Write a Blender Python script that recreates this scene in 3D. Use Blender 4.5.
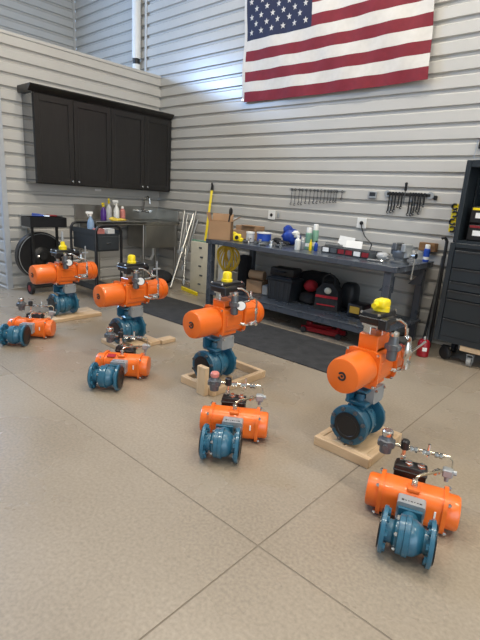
import bpy, bmesh, math, random
from mathutils import Vector, Matrix, Euler
random.seed(7)
PI = math.pi
for o in list(bpy.data.objects):
    bpy.data.objects.remove(o)
SC = bpy.context.scene
COL = SC.collection

# ------------------------------------------------------------------ camera
CAMH = 1.357
FPX = 455.93
CR = Vector((0.738315, 0.671501, 0.061915))
YAW, PITCH, ROLL = -0.722514585, 0.261600895, 0.0639484116
_f = Vector((math.sin(YAW) * math.cos(PITCH), math.cos(YAW) * math.cos(PITCH), -math.sin(PITCH)))
_r = Vector((math.cos(YAW), -math.sin(YAW), 0))
_u = _r.cross(_f)
CAM_R = math.cos(ROLL) * _r + math.sin(ROLL) * _u
CAM_U = -math.sin(ROLL) * _r + math.cos(ROLL) * _u
CAM_F = _f
cam = bpy.data.cameras.new('camera')
cam.sensor_fit = 'VERTICAL'
cam.sensor_height = 24.0
cam.lens = 24.0 * FPX / 640.0
cam.clip_start = 0.05
camo = bpy.data.objects.new('camera', cam)
COL.objects.link(camo)
rm = Matrix((CAM_R, CAM_U, -CAM_F)).transposed()
camo.matrix_world = Matrix.Translation((0, 0, CAMH)) @ rm.to_4x4()
SC.camera = camo


def ray(x, y):
    return CAM_R * ((x - 240) / FPX) - CAM_U * ((y - 320) / FPX) + CAM_F


def at_y(x, y, Y):
    d = ray(x, y)
    return Vector((0, 0, CAMH)) + d * (Y / d.y)


def at_x(x, y, X):
    d = ray(x, y)
    return Vector((0, 0, CAMH)) + d * (X / d.x)


def at_z(x, y, Z=0.0):
    d = ray(x, y)
    return Vector((0, 0, CAMH)) + d * ((Z - CAMH) / d.z)


# ------------------------------------------------------------------ world, exposure, big lights
SC.view_settings.view_transform = 'Standard'
SC.view_settings.look = 'None'
SC.view_settings.gamma = 1.0
SC.view_settings.use_curve_mapping = False
SC.view_settings.exposure = -0.1
W = bpy.data.worlds.new('sky')
SC.world = W
W.use_nodes = True
wn = W.node_tree
wn.nodes['Background'].inputs[0].default_value = (0.62, 0.78, 1.0, 1)
wn.nodes['Background'].inputs[1].default_value = 0.8


def area(name, loc, rot, sx, sy, power, color):
    l = bpy.data.lights.new(name, 'AREA')
    l.shape = 'RECTANGLE'
    l.size, l.size_y = sx, sy
    l.energy = power
    l.color = color
    o = bpy.data.objects.new(name, l)
    COL.objects.link(o)
    o.location = loc
    o.rotation_euler = rot
    return o


# daylight through the open bay door on the right (outside the frame) and the loft window on the left
area('bay_door_daylight', (4.02, -2.0, 1.95), (0, PI / 2, 0), 3.8, 5.6, 215, (0.76, 0.88, 1.0))
area('loft_window_daylight', (-8.70, 0.7, 3.95), (0, -PI / 2, 0), 0.7, 2.2, 330, (0.38, 0.60, 1.0))
CEIL = 5.9
LAMPS = [(-3.4, 0.2), (-0.8, 0.2), (2.0, 0.2), (-3.0, 3.2), (-0.4, 3.2), (2.2, 3.2)]
LAMP_W = 84

# ------------------------------------------------------------------ materials
MATS = {}


def mat(name, col, rough=0.5, metal=0.0, var=0.06, scale=12.0, bump=0.0, bscale=80.0, spec=0.5, coat=0.0, emit=None, trans=0.0, col2=None, rvar=0.0):
    if name in MATS:
        return MATS[name]
    m = bpy.data.materials.new(name)
    m.use_nodes = True
    nt = m.node_tree
    b = nt.nodes['Principled BSDF']
    b.inputs['Roughness'].default_value = rough
    b.inputs['Metallic'].default_value = metal
    b.inputs['Specular IOR Level'].default_value = spec
    b.inputs['Coat Weight'].default_value = coat
    b.inputs['Transmission Weight'].default_value = trans
    tc = nt.nodes.new('ShaderNodeTexCoord')
    nz = nt.nodes.new('ShaderNodeTexNoise')
    nz.inputs['Scale'].default_value = scale
    nz.inputs['Detail'].default_value = 6
    nt.links.new(tc.outputs['Object'], nz.inputs['Vector'])
    rp = nt.nodes.new('ShaderNodeValToRGB')
    rp.color_ramp.elements[0].position = 0.3
    rp.color_ramp.elements[1].position = 0.7
    c2 = col2 if col2 else tuple(min(1, c * (1 + var)) for c in col)
    c1 = tuple(c * (1 - var) for c in col)
    rp.color_ramp.elements[0].color = (*c1, 1)
    rp.color_ramp.elements[1].color = (*c2, 1)
    nt.links.new(nz.outputs['Fac'], rp.inputs['Fac'])
    nt.links.new(rp.outputs['Color'], b.inputs['Base Color'])
    if rvar:
        mr = nt.nodes.new('ShaderNodeMapRange')
        mr.inputs['To Min'].default_value = max(0, rough - rvar)
        mr.inputs['To Max'].default_value = min(1, rough + rvar)
        nt.links.new(nz.outputs['Fac'], mr.inputs['Value'])
        nt.links.new(mr.outputs['Result'], b.inputs['Roughness'])
    if bump:
        n2 = nt.nodes.new('ShaderNodeTexNoise')
        n2.inputs['Scale'].default_value = bscale
        n2.inputs['Detail'].default_value = 4
        nt.links.new(tc.outputs['Object'], n2.inputs['Vector'])
        bp = nt.nodes.new('ShaderNodeBump')
        bp.inputs['Strength'].default_value = bump
        bp.inputs['Distance'].default_value = 0.01
        nt.links.new(n2.outputs['Fac'], bp.inputs['Height'])
        nt.links.new(bp.outputs['Normal'], b.inputs['Normal'])
    if emit:
        b.inputs['Emission Color'].default_value = (*emit[0], 1)
        b.inputs['Emission Strength'].default_value = emit[1]
    MATS[name] = m
    return m


def wood(name, col, col2, scale=3.0, stretch=(1, 12, 12), rough=0.6):
    m = bpy.data.materials.new(name)
    m.use_nodes = True
    nt = m.node_tree
    b = nt.nodes['Principled BSDF']
    b.inputs['Roughness'].default_value = rough
    tc = nt.nodes.new('ShaderNodeTexCoord')
    mp = nt.nodes.new('ShaderNodeMapping')
    mp.inputs['Scale'].default_value = stretch
    nz = nt.nodes.new('ShaderNodeTexNoise')
    nz.inputs['Scale'].default_value = scale
    nz.inputs['Detail'].default_value = 8
    nz.inputs['Distortion'].default_value = 0.6
    rp = nt.nodes.new('ShaderNodeValToRGB')
    rp.color_ramp.elements[0].position = 0.3
    rp.color_ramp.elements[1].position = 0.72
    rp.color_ramp.elements[0].color = (*col, 1)
    rp.color_ramp.elements[1].color = (*col2, 1)
    nt.links.new(tc.outputs['Object'], mp.inputs['Vector'])
    nt.links.new(mp.outputs['Vector'], nz.inputs['Vector'])
    nt.links.new(nz.outputs['Fac'], rp.inputs['Fac'])
    nt.links.new(rp.outputs['Color'], b.inputs['Base Color'])
    MATS[name] = m
    return m


M_WALL = mat('painted_steel_panel', (0.51, 0.495, 0.46), 0.26, var=0.03, scale=2.5, bump=0.03, bscale=6)
M_TRIM = mat('steel_trim_grey', (0.42, 0.44, 0.46), 0.35, var=0.04)
M_CEIL = mat('ceiling_white', (0.72, 0.72, 0.70), 0.7, var=0.03)
M_ORANGE = mat('orange_enamel', (0.80, 0.150, 0.013), 0.33, var=0.05, scale=6, coat=0.25)
M_BLUE = mat('blue_enamel', (0.022, 0.115, 0.185), 0.33, var=0.10, scale=9, coat=0.3)
M_BLACKP = mat('black_plastic', (0.010, 0.010, 0.011), 0.38, var=0.2)
M_RUB = mat('black_rubber', (0.012, 0.012, 0.012), 0.7, var=0.2)
M_GREYC = mat('cast_grey', (0.12, 0.13, 0.14), 0.42, metal=0.4, var=0.15, scale=30)
M_BRKT = mat('bracket_grey', (0.34, 0.36, 0.37), 0.42, metal=0.3, var=0.08)
M_CHROME = mat('stainless_steel', (0.66, 0.66, 0.64), 0.22, metal=1.0, var=0.08)
M_BRUSH = mat('brushed_stainless', (0.42, 0.41, 0.38), 0.34, metal=1.0, var=0.12, scale=4)
M_BRASS = mat('nickel_brass', (0.62, 0.55, 0.42), 0.25, metal=1.0, var=0.06)
M_YEL = mat('yellow_plastic', (0.86, 0.66, 0.012), 0.35, var=0.05)
M_WHITE = mat('white_plastic', (0.78, 0.78, 0.75), 0.4, var=0.03)
M_GAUGE = mat('gauge_dial', (0.85, 0.85, 0.82), 0.3, var=0.02)
M_ESP = wood('espresso_wood', (0.009, 0.0075, 0.0065), (0.017, 0.0145, 0.013), 4, (10, 10, 1), 0.32)
M_ESPG = mat('espresso_gloss_panel', (0.035, 0.035, 0.035), 0.10, var=0.1, spec=1.0, coat=1.0)
M_BENCH = mat('grey_bench_enamel', (0.062, 0.072, 0.088), 0.28, var=0.08, scale=5, rvar=0.08)
M_TBOX = mat('charcoal_tool_chest', (0.017, 0.023, 0.028), 0.36, var=0.08, scale=5)
M_CART = mat('slate_cart_enamel', (0.034, 0.040, 0.045), 0.4, var=0.08)
M_MAT = mat('charcoal_floor_mat', (0.028, 0.028, 0.028), 0.85, var=0.35, scale=9, bump=0.5, bscale=120)
M_CARD = mat('cardboard', (0.36, 0.215, 0.115), 0.8, var=0.08, scale=5)
M_CARD2 = mat('cardboard_pale', (0.46, 0.30, 0.18), 0.8, var=0.08, scale=5)
M_PINE = wood('pine_lumber', (0.52, 0.355, 0.20), (0.70, 0.52, 0.33), 2.0, (2, 14, 14))
M_PINEY = wood('pine_lumber_crosswise', (0.50, 0.34, 0.19), (0.68, 0.50, 0.315), 2.0, (14, 2, 14))
M_PINEZ = wood('pine_upright', (0.52, 0.36, 0.20), (0.70, 0.53, 0.34), 2.0, (14, 14, 2))
M_RED = mat('red_enamel', (0.26, 0.006, 0.012), 0.35, var=0.08)
M_REDF = mat('red_cloth', (0.36, 0.010, 0.018), 0.8, var=0.2, scale=30)
M_BLKF = mat('black_cloth', (0.014, 0.014, 0.016), 0.85, var=0.3, scale=30)
M_BLUEF = mat('blue_plastic_bag', (0.012, 0.045, 0.30), 0.4, var=0.3, scale=14)
M_BLUET = mat('blue_tape', (0.015, 0.07, 0.42), 0.5, var=0.05)
M_CREAM = mat('cream_plastic', (0.62, 0.58, 0.46), 0.45, var=0.05)
M_GREEN = mat('green_can', (0.17, 0.34, 0.25), 0.4, var=0.05)
M_FLRED = mat('flag_red', (0.18, 0.007, 0.016), 0.75, var=0.10, scale=20)
M_FLWHITE = mat('flag_white', (0.62, 0.585, 0.53), 0.75, var=0.04, scale=20)
M_FLBLUE = mat('flag_navy', (0.012, 0.016, 0.048), 0.75, var=0.15, scale=20)
M_PURPLE = mat('purple_liquid', (0.07, 0.022, 0.20), 0.25, var=0.1)
M_PALEBLUE = mat('pale_blue_liquid', (0.22, 0.33, 0.48), 0.2, var=0.1)
M_CLEAR = mat('cloudy_bottle', (0.62, 0.63, 0.64), 0.25, var=0.06, trans=0.25)
M_PINK = mat('pink_bottle', (0.60, 0.22, 0.19), 0.35, var=0.05)
M_YCLOTH = mat('yellow_rag', (0.75, 0.55, 0.08), 0.9, var=0.15, scale=30)
M_DKRED = mat('dark_red_label', (0.22, 0.012, 0.018), 0.5, var=0.2, scale=60)
M_DKBOX = mat('dark_grey_tote', (0.020, 0.023, 0.027), 0.45, var=0.1)
M_PAPER = mat('paper', (0.80, 0.80, 0.78), 0.7, var=0.02)
M_TOOLST = mat('dark_chrome_tool', (0.16, 0.16, 0.155), 0.35, metal=0.8, var=0.2)
M_BLKT = mat('black_tool_steel', (0.02, 0.02, 0.02), 0.45, metal=0.3, var=0.2)
M_TOOLW = mat('caster_grey', (0.30, 0.30, 0.29), 0.45, var=0.08)
M_BLUEH = mat('blue_grip', (0.02, 0.06, 0.30), 0.45, var=0.1)
M_LAMP = mat('led_diffuser', (0.9, 0.9, 0.88), 0.5, emit=((1.0, 0.95, 0.86), 2.0))

# concrete floor: warm grey-beige, sealed, faint mottling
fm = bpy.data.materials.new('sealed_concrete')
fm.use_nodes = True
nt = fm.node_tree
b = nt.nodes['Principled BSDF']
b.inputs['Specular IOR Level'].default_value = 0.5
tc = nt.nodes.new('ShaderNodeTexCoord')
n1 = nt.nodes.new('ShaderNodeTexNoise'); n1.inputs['Scale'].default_value = 1.1; n1.inputs['Detail'].default_value = 5
n2 = nt.nodes.new('ShaderNodeTexNoise'); n2.inputs['Scale'].default_value = 70; n2.inputs['Detail'].default_value = 4
geo = nt.nodes.new('ShaderNodeNewGeometry')
r1 = nt.nodes.new('ShaderNodeValToRGB')
r1.color_ramp.elements[0].position = 0.32; r1.color_ramp.elements[1].position = 0.70
r1.color_ramp.elements[0].color = (0.285, 0.235, 0.175, 1)
r1.color_ramp.elements[1].color = (0.345, 0.290, 0.222, 1)
r2 = nt.nodes.new('ShaderNodeValToRGB')
r2.color_ramp.elements[0].position = 0.25; r2.color_ramp.elements[1].position = 0.75
r2.color_ramp.elements[0].color = (0.80, 0.80, 0.80, 1)
r2.color_ramp.elements[1].color = (1.12, 1.12, 1.12, 1)
mx = nt.nodes.new('ShaderNodeMix'); mx.data_type = 'RGBA'; mx.blend_type = 'MULTIPLY'; mx.inputs['Factor'].default_value = 1.0
nt.links.new(geo.outputs['Position'], n1.inputs['Vector']); nt.links.new(geo.outputs['Position'], n2.inputs['Vector'])
nt.links.new(n1.outputs['Fac'], r1.inputs['Fac']); nt.links.new(n2.outputs['Fac'], r2.inputs['Fac'])
nt.links.new(r1.outputs['Color'], mx.inputs['A']); nt.links.new(r2.outputs['Color'], mx.inputs['B'])
nt.links.new(mx.outputs['Result'], b.inputs['Base Color'])
mr = nt.nodes.new('ShaderNodeMapRange'); mr.inputs['To Min'].default_value = 0.20; mr.inputs['To Max'].default_value = 0.36
nt.links.new(n1.outputs['Fac'], mr.inputs['Value']); nt.links.new(mr.outputs['Result'], b.inputs['Roughness'])
M_FLOOR = fm
M_JOINT = mat('joint_filler', (0.185, 0.15, 0.11), 0.8, var=0.15)


# ------------------------------------------------------------------ mesh helpers
def frame_to(d):
    d = Vector(d).normalized()
    a = Vector((0, 0, 1)) if abs(d.z) < 0.95 else Vector((1, 0, 0))
    x = a.cross(d).normalized()
    y = d.cross(x)
    return x, y, d


class MB:
    def __init__(s):
        s.v = []
        s.f = []

    def add(s, vs, fs):
        n = len(s.v)
        s.v += [tuple(v) for v in vs]
        s.f += [tuple(i + n for i in f) for f in fs]
        return s

    def box(s, c, d, rot=None, bev=0.0, seg=1):
        bm = bmesh.new()
        bmesh.ops.create_cube(bm, size=1.0)
        for v in bm.verts:
            v.co = Vector((v.co.x * d[0], v.co.y * d[1], v.co.z * d[2]))
        if bev > 0:
            bmesh.ops.bevel(bm, geom=list(bm.edges), offset=min(bev, min(d) * 0.45), segments=seg, profile=0.5, affect='EDGES')
        m = Euler(rot).to_matrix() if rot else Matrix.Identity(3)
        bm.verts.index_update()
        s.add([m @ v.co + Vector(c) for v in bm.verts], [[v.index for v in f.verts] for f in bm.faces])
        bm.free()
        return s

    def cyl(s, p0, p1, r0, r1=None, n=16, caps=True, ph=0.0):
        p0, p1 = Vector(p0), Vector(p1)
        r1 = r0 if r1 is None else r1
        x, y, _ = frame_to(p1 - p0)
        vs = []
        for p, r in ((p0, r0), (p1, r1)):
            for i in range(n):
                a = 2 * PI * i / n + ph
                vs.append(p + x * (r * math.cos(a)) + y * (r * math.sin(a)))
        fs = [(i, (i + 1) % n, n + (i + 1) % n, n + i) for i in range(n)]
        if caps:
            fs += [tuple(reversed(range(n))), tuple(range(n, 2 * n))]
        return s.add(vs, fs)

    def lathe(s, prof, org, ax, n=24, ph=0.0):
        """prof: list of (radius, height along ax); closed with caps."""
        org = Vector(org)
        x, y, d = frame_to(ax)
        vs = []
        for r, h in prof:
            for i in range(n):
                a = 2 * PI * i / n + ph
                vs.append(org + d * h + x * (r * math.cos(a)) + y * (r * math.sin(a)))
        fs = []
        for k in range(len(prof) - 1):
            for i in range(n):
                j = (i + 1) % n
                fs.append((k * n + i, k * n + j, (k + 1) * n + j, (k + 1) * n + i))
        fs.append(tuple(reversed(range(n))))
        fs.append(tuple(range((len(prof) - 1) * n, len(prof) * n)))
        return s.add(vs, fs)

    def tube(s, pts, r, n=8):
        pts = [Vector(p) for p in pts]
        vs = []
        x = None
        for i, p in enumerate(pts):
            t = (pts[min(i + 1, len(pts) - 1)] - pts[max(i - 1, 0)]).normalized()
            if x is None:
                x, y, _ = frame_to(t)
            else:
                x = (x - t * x.dot(t)).normalized()
                y = t.cross(x)
            rr = r[i] if isinstance(r, (list, tuple)) else r
            for k in range(n):
                a = 2 * PI * k / n
                vs.append(p + x * (rr * math.cos(a)) + y * (rr * math.sin(a)))
        fs = []
        for i in range(len(pts) - 1):
            for k in range(n):
                j = (k + 1) % n
                fs.append((i * n + k, i * n + j, (i + 1) * n + j, (i + 1) * n + k))
        fs.append(tuple(reversed(range(n))))
        fs.append(tuple(range((len(pts) - 1) * n, len(pts) * n)))
        return s.add(vs, fs)

    def ring(s, c, ax, R, r, n=24, m=8, a0=0.0, a1=2 * PI):
        c = Vector(c)
        x, y, d = frame_to(ax)
        full = abs(a1 - a0 - 2 * PI) < 1e-4
        k = n if full else n + 1
        pts = [c + x * (R * math.cos(a0 + (a1 - a0) * i / n)) + y * (R * math.sin(a0 + (a1 - a0) * i / n)) for i in range(k)]
        if not full:
            return s.tube(pts, r, m)
        vs = []
        for i, p in enumerate(pts):
            rad = (p - c).normalized()
            for q in range(m):
                b = 2 * PI * q / m
                vs.append(p + rad * (r * math.cos(b)) + d * (r * math.sin(b)))
        fs = []
        for i in range(k):
            j = (i + 1) % k
            for q in range(m):
                w = (q + 1) % m
                fs.append((i * m + q, j * m + q, j * m + w, i * m + w))
        return s.add(vs, fs)

    def prism(s, poly, org, ux, uy, length):
        """poly in (ux,uy) plane, extruded along ux x uy by length."""
        ux, uy = Vector(ux), Vector(uy)
        d = ux.cross(uy).normalized() * length
        org = Vector(org)
        n = len(poly)
        a = [org + ux * p[0] + uy * p[1] for p in poly]
        fs = [tuple(reversed(range(n))), tuple(range(n, 2 * n))]
        fs += [(i, (i + 1) % n, n + (i + 1) % n, n + i) for i in range(n)]
        return s.add(a + [p + d for p in a], fs)

    def blob(s, c, r, n=12, m=8, jit=0.0, seed=0, squash=1.0):
        rnd = random.Random(seed)
        c = Vector(c)
        vs = [c + Vector((0, 0, -r[2]))]
        for i in range(1, m):
            t = PI * i / m
            for k in range(n):
                a = 2 * PI * k / n
                q = 1 + jit * (rnd.random() - 0.5) * 2
                p = squash
                cx, sx = math.cos(a), math.sin(a)
                ex = math.copysign(abs(cx) ** p, cx)
                ey = math.copysign(abs(sx) ** p, sx)
                cz = -math.cos(t)
                ez = math.copysign(abs(cz) ** p, cz)
                es = math.sin(t) ** p
                vs.append(c + Vector((r[0] * es * ex * q, r[1] * es * ey * q, r[2] * ez * (1 + jit * 0.5 * (rnd.random() - 0.5)))))
        vs.append(c + Vector((0, 0, r[2])))
        fs = [(0, 1 + (k + 1) % n, 1 + k) for k in range(n)]
        for i in range(m - 2):
            for k in range(n):
                a = 1 + i * n
                fs.append((a + k, a + (k + 1) % n, a + n + (k + 1) % n, a + n + k))
        t = len(vs) - 1
        a = 1 + (m - 2) * n
        fs += [(a + k, a + (k + 1) % n, t) for k in range(n)]
        return s.add(vs, fs)

    def mesh(s, name, material, smooth=35):
        me = bpy.data.meshes.new(name)
        me.from_pydata(s.v, [], s.f)
        bm = bmesh.new()
        bm.from_mesh(me)
        bmesh.ops.recalc_face_normals(bm, faces=bm.faces)
        bm.to_mesh(me)
        bm.free()
        me.materials.append(material)
        if smooth:
            me.shade_smooth()
            me.set_sharp_from_angle(angle=math.radians(smooth))
        return me

    def build(s, name, material, parent=None, smooth=35):
        o = bpy.data.objects.new(name, s.mesh(name, material, smooth))
        COL.objects.link(o)
        if parent is not None:
            o.parent = parent
        return o


def link_mesh(name, me, parent, loc=(0, 0, 0), rot=(0, 0, 0)):
    o = bpy.data.objects.new(name, me)
    COL.objects.link(o)
    o.parent = parent
    o.location = loc
    o.rotation_euler = rot
    return o


def tag(o, label, cat, group=None):
    o['label'] = label
    o['category'] = cat
    if group:
        o['group'] = group
    return o


def thing(name, label, cat, loc=(0, 0, 0), rz=0.0, group=None):
    o = bpy.data.objects.new(name, None)
    o.empty_display_size = 0.1
    COL.objects.link(o)
    o.location = loc
    o.rotation_euler = (0, 0, rz)
    return tag(o, label, cat, group)


def solo(mb, name, material, label, cat, loc=(0, 0, 0), rz=0.0, group=None, smooth=35):
    o = mb.build(name, material, None, smooth)
    o.location = loc
    o.rotation_euler = (0, 0, rz)
    return tag(o, label, cat, group)


def struct(o):
    o['kind'] = 'structure'
    return o


def root_struct(name, loc=(0, 0, 0)):
    o = bpy.data.objects.new(name, None)
    COL.objects.link(o)
    o.location = loc
    return struct(o)


def children(o):
    return [c for c in COL.objects if c.parent == o]


def copy_tree(o, parent=None):
    c = o.copy()
    COL.objects.link(c)
    c.parent = parent
    for ch in children(o):
        copy_tree(ch, c)
    return c


# ------------------------------------------------------------------ the room
XW, YW = -6.217, 4.846          # partition wall (faces +x), flag wall (faces -y)
YR = 2.385                      # outside corner of the partition
XL = -8.78                      # outer left wall of the building
PITCHZ = 0.1524
PROF = [(0, 0), (-0.030, 0.022), (-0.030, 0.047), (0, 0.053), (0, PITCHZ), (-0.04, PITCHZ), (-0.04, 0)]

# floor: slabs separated by saw-cut joints
fl = struct(MB().box((-2.4, -0.6, -0.06), (12.9, 11.0, 0.117)).build('floor', M_JOINT))
xs = [-8.85, -0.927, 4.05]
ys = [-6.05, -2.41, 1.25, 4.90]
g = 0.0035
for i in range(len(xs) - 1):
    for j in range(len(ys) - 1):
        sx, sy = xs[i + 1] - xs[i] - 2 * g, ys[j + 1] - ys[j] - 2 * g
        MB().box(((xs[i] + xs[i + 1]) / 2, (ys[j] + ys[j + 1]) / 2, -0.010), (sx, sy, 0.02)).build('slab', M_FLOOR, fl, 0)


def ribbed_wall(name, origin, along, out, length, z0, z1):
    """courses of ribbed steel panel; `along` horizontal direction, `out` facing direction"""
    root = root_struct(name, origin)
    along, out = Vector(along), Vector(out)
    k0, k1 = int(round(z0 / PITCHZ)), int(math.ceil(z1 / PITCHZ))
    mbp = MB()
    a = [out * d + Vector((0, 0, z)) for d, z in PROF]
    n = len(PROF)
    vs = a + [p + along * length for p in a]
    fs = [tuple(reversed(range(n))), tuple(range(n, 2 * n))] + [(i, (i + 1) % n, n + (i + 1) % n, n + i) for i in range(n)]
    me = mbp.add(vs, fs).mesh('wall_panel', M_WALL, 0)
    for k in range(k0, k1):
        link_mesh('wall_panel', me, root, (0, 0, k * PITCHZ))
    return root


PTOP = 3.09
ribbed_wall('wall_back', (XL, YW, 0), (1, 0, 0), (0, -1, 0), 12.85, 0, CEIL)
ribbed_wall('wall_left', (XW, YR, 0), (0, 1, 0), (1, 0, 0), YW - YR - 0.001, 0, 3.0)
ribbed_wall('wall_return', (XL, YR, 0), (1, 0, 0), (0, -1, 0), XW - XL, 0, 3.0)
ribbed_wall('wall_left_upper', (XL, 2.0, 0), (0, 1, 0), (1, 0, 0), YW - 2.0 - 0.001, 2.9, CEIL)
# loft deck and parapet cap, corner trims
struct(MB().box(((XL + XW) / 2 - 0.03, (YR + YW) / 2 + 0.02, 2.93), (XW - XL - 0.08, YW - YR - 0.06, 0.10)).build('trim_1', M_CEIL))
struct(MB().box((XW - 0.045, (YR + YW) / 2, 3.0682), (0.11, YW - YR - 0.005, 0.04), bev=0.004).build('trim_2', M_WALL))
struct(MB().box(((XL + XW) / 2, YR + 0.045, 3.0682), (XW - XL - 0.2, 0.11, 0.04), bev=0.004).build('trim_3', M_WALL))
struct(MB().box((XW + 0.003, YR + 0.028, 1.54), (0.010, 0.060, 3.08)).box((XW - 0.022, YR - 0.004, 1.54), (0.060, 0.008, 3.08)).build('trim_4', M_TRIM))
struct(MB().box((-6.60, YW - 0.006, 4.5), (0.05, 0.012, 2.8), bev=0.003).build('trim_5', M_WALL))
struct(MB().box((XL + 0.012, YW - 0.012, 4.4), (0.03, 0.03, 3.0)).build('trim_6', M_WALL))
# enclosure outside the frame
struct(MB().box((-2.4, -0.6, CEIL + 0.15), (13.0, 11.2, 0.1)).build('ceiling', M_CEIL))
struct(MB().box((4.10, 2.875, CEIL / 2 + 0.05), (0.1, 4.05, CEIL + 0.1)).box((4.10, -5.5, CEIL / 2 + 0.05), (0.1, 1.2, CEIL + 0.1)).box((4.10, -2.02, 4.93), (0.1, 5.75, 2.05)).build('wall_right', M_WALL))
# outer left wall with the loft window opening (y -0.4..1.8, z 3.6..4.3)
wl = struct(MB().box((XL - 0.05, -2.0, 1.75), (0.1, 8.0, 3.62)).box((XL - 0.05, -2.0, 5.15), (0.1, 8.0, 1.7))
            .box((XL - 0.05, -3.2, 3.93), (0.1, 5.6, 0.74)).box((XL - 0.05, 1.9, 3.93), (0.1, 0.2, 0.74)).build('wall_left_outer', M_WALL))
w1 = root_struct('window_1', (XL, 0.7, 3.95))
MB().box((0.0, 0, 0.36), (0.12, 2.24, 0.05)).box((0.0, 0, -0.36), (0.12, 2.24, 0.05)).box((0, 1.10, 0), (0.12, 0.05, 0.7)).box((0, -1.10, 0), (0.12, 0.05, 0.7)).build('window_frame', M_TRIM, w1)
struct(MB().box((-2.4, -6.05, CEIL / 2), (12.9, 0.1, CEIL)).build('wall_front', M_WALL))

# ceiling lamps
for i, (lx, ly) in enumerate(LAMPS):
    t = thing('ceiling_lamp', 'long white LED ceiling fixture hung under the roof', 'lamp', (lx, ly, CEIL - 0.12), 0, 'ceiling lamps')
    MB().box((0, 0, 0.07), (1.3, 0.32, 0.06), bev=0.01).box((0.45, 0, 0.15), (0.02, 0.02, 0.12)).box((-0.45, 0, 0.15), (0.02, 0.02, 0.12)).build('housing', M_WHITE, t)
    MB().box((0, 0, 0.03), (1.22, 0.26, 0.02)).build('diffuser', M_LAMP, t)
    l = area('lamp_light', (lx, ly, CEIL - 0.13), (0, 0, 0), 1.2, 0.25, LAMP_W, (1.0, 0.91, 0.77))
    l.parent = None

# white pipe on the loft wall
t = thing('wall_pipe', 'white vertical pipe with dark collar running up the wall above the loft', 'pipe', (-6.75, YW - 0.075, 3.06))
MB().cyl((0, 0, 0), (0, 0, 0.24), 0.062).cyl((0, 0, 0.32), (0, 0, 2.75), 0.07).build('pipe', M_WHITE, t)
MB().cyl((0, 0, 0.23), (0, 0, 0.33), 0.055).build('collar', M_BLKT, t)
for zz in (1.2, 2.2):
    MB().box((0, 0.055, zz), (0.16, 0.035, 0.04)).build('pipe_clamp', M_TRIM, t)
# ------------------------------------------------------------------ wall cabinets
CX = XW + 0.30
DY = [2.70, 3.215, 3.77, 4.335, 4.835]
CZ0, CZ1 = 1.375, 2.435


def wall_cabinet(y0, y1, ym, label):
    t = thing('wall_cabinet', label, 'cabinet', (XW + 0.002, y0, CZ0))
    L, Hh = y1 - y0, CZ1 - CZ0
    MB().box((0.14, L / 2, Hh / 2), (0.272, L - 0.002, Hh), bev=0.002).build('body', M_ESP, t)
    if y0 < 2.8:
        MB().box((0.14, -0.004, Hh / 2), (0.272, 0.008, Hh)).build('end_panel', M_ESPG, t)
    for a, bb, kn in ((0, ym - y0, 1), (ym - y0, L, -1)):
        w = bb - a - 0.006
        c = (a + bb) / 2
        d = MB().box((0.281, c, Hh / 2), (0.010, w - 0.12, Hh - 0.15)).build('door', M_ESP, t)
        f = MB()
        for sg in (-1, 1):
            f.box((0.288, c + sg * (w / 2 - 0.033), Hh / 2), (0.022, 0.066, Hh - 0.02), bev=0.003)
            f.box((0.288, c, Hh / 2 + sg * (Hh / 2 - 0.048)), (0.022, w - 0.13, 0.076), bev=0.003)
        f.build('door_frame', M_ESP, d)
        kx = c + kn * (w / 2 - 0.04)
        MB().lathe([(0.005, 0), (0.005, 0.014), (0.013, 0.018), (0.014, 0.026), (0.008, 0.031)], (0.298, kx, 0.05), (1, 0, 0), 12).build('knob', M_CHROME, d)
    return t


wall_cabinet(DY[0], DY[2], DY[1], 'dark espresso wall cabinet with exposed end panel, two shaker doors')
wall_cabinet(DY[2], DY[4], DY[3], 'dark espresso two-door wall cabinet fitted tight into the wall corner')
cr = [(0, 0), (0.285, 0), (0.292, 0.012), (0.318, 0.03), (0.352, 0.062), (0.356, 0.078), (0, 0.078)]
mbc = MB().prism(cr, (0, 0, 0), (1, 0, 0), (0, 0, 1), -(DY[4] - DY[0] + 0.055))
solo(mbc, 'crown_molding', M_ESP, 'dark stepped crown molding along the top of the wall cabinets', 'molding', (XW + 0.003, DY[0] - 0.055, CZ1 + 0.001), smooth=0)

# ------------------------------------------------------------------ flag
FX0, FX1, FZ0, FZ1 = -4.445, -1.99, 2.565, 4.12
fg = thing('wall_flag', 'large red, white and blue striped flag hung flat on ribbed wall', 'flag', (FX0, YW - 0.03, FZ0))


def fwave(u, v):
    # cloth ripples: depth (towards the room) at u (0..1 across), v (0..1 up)
    return -(0.012 + 0.010 * math.sin(u * 21 + v * 9) + 0.006 * math.sin(u * 47 - v * 17) + 0.02 * (1 - v) * u)


def fpos(u, v, off=0.0):
    W_, H_ = FX1 - FX0, FZ1 - FZ0
    sag = 0.012 * math.sin(u * PI) * (1 - v) - 0.01 * u * (1 - v)
    return Vector((u * W_ - (0.06 + 0.07 * u) * v, fwave(u, v) - off, v * H_ - sag))


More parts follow.
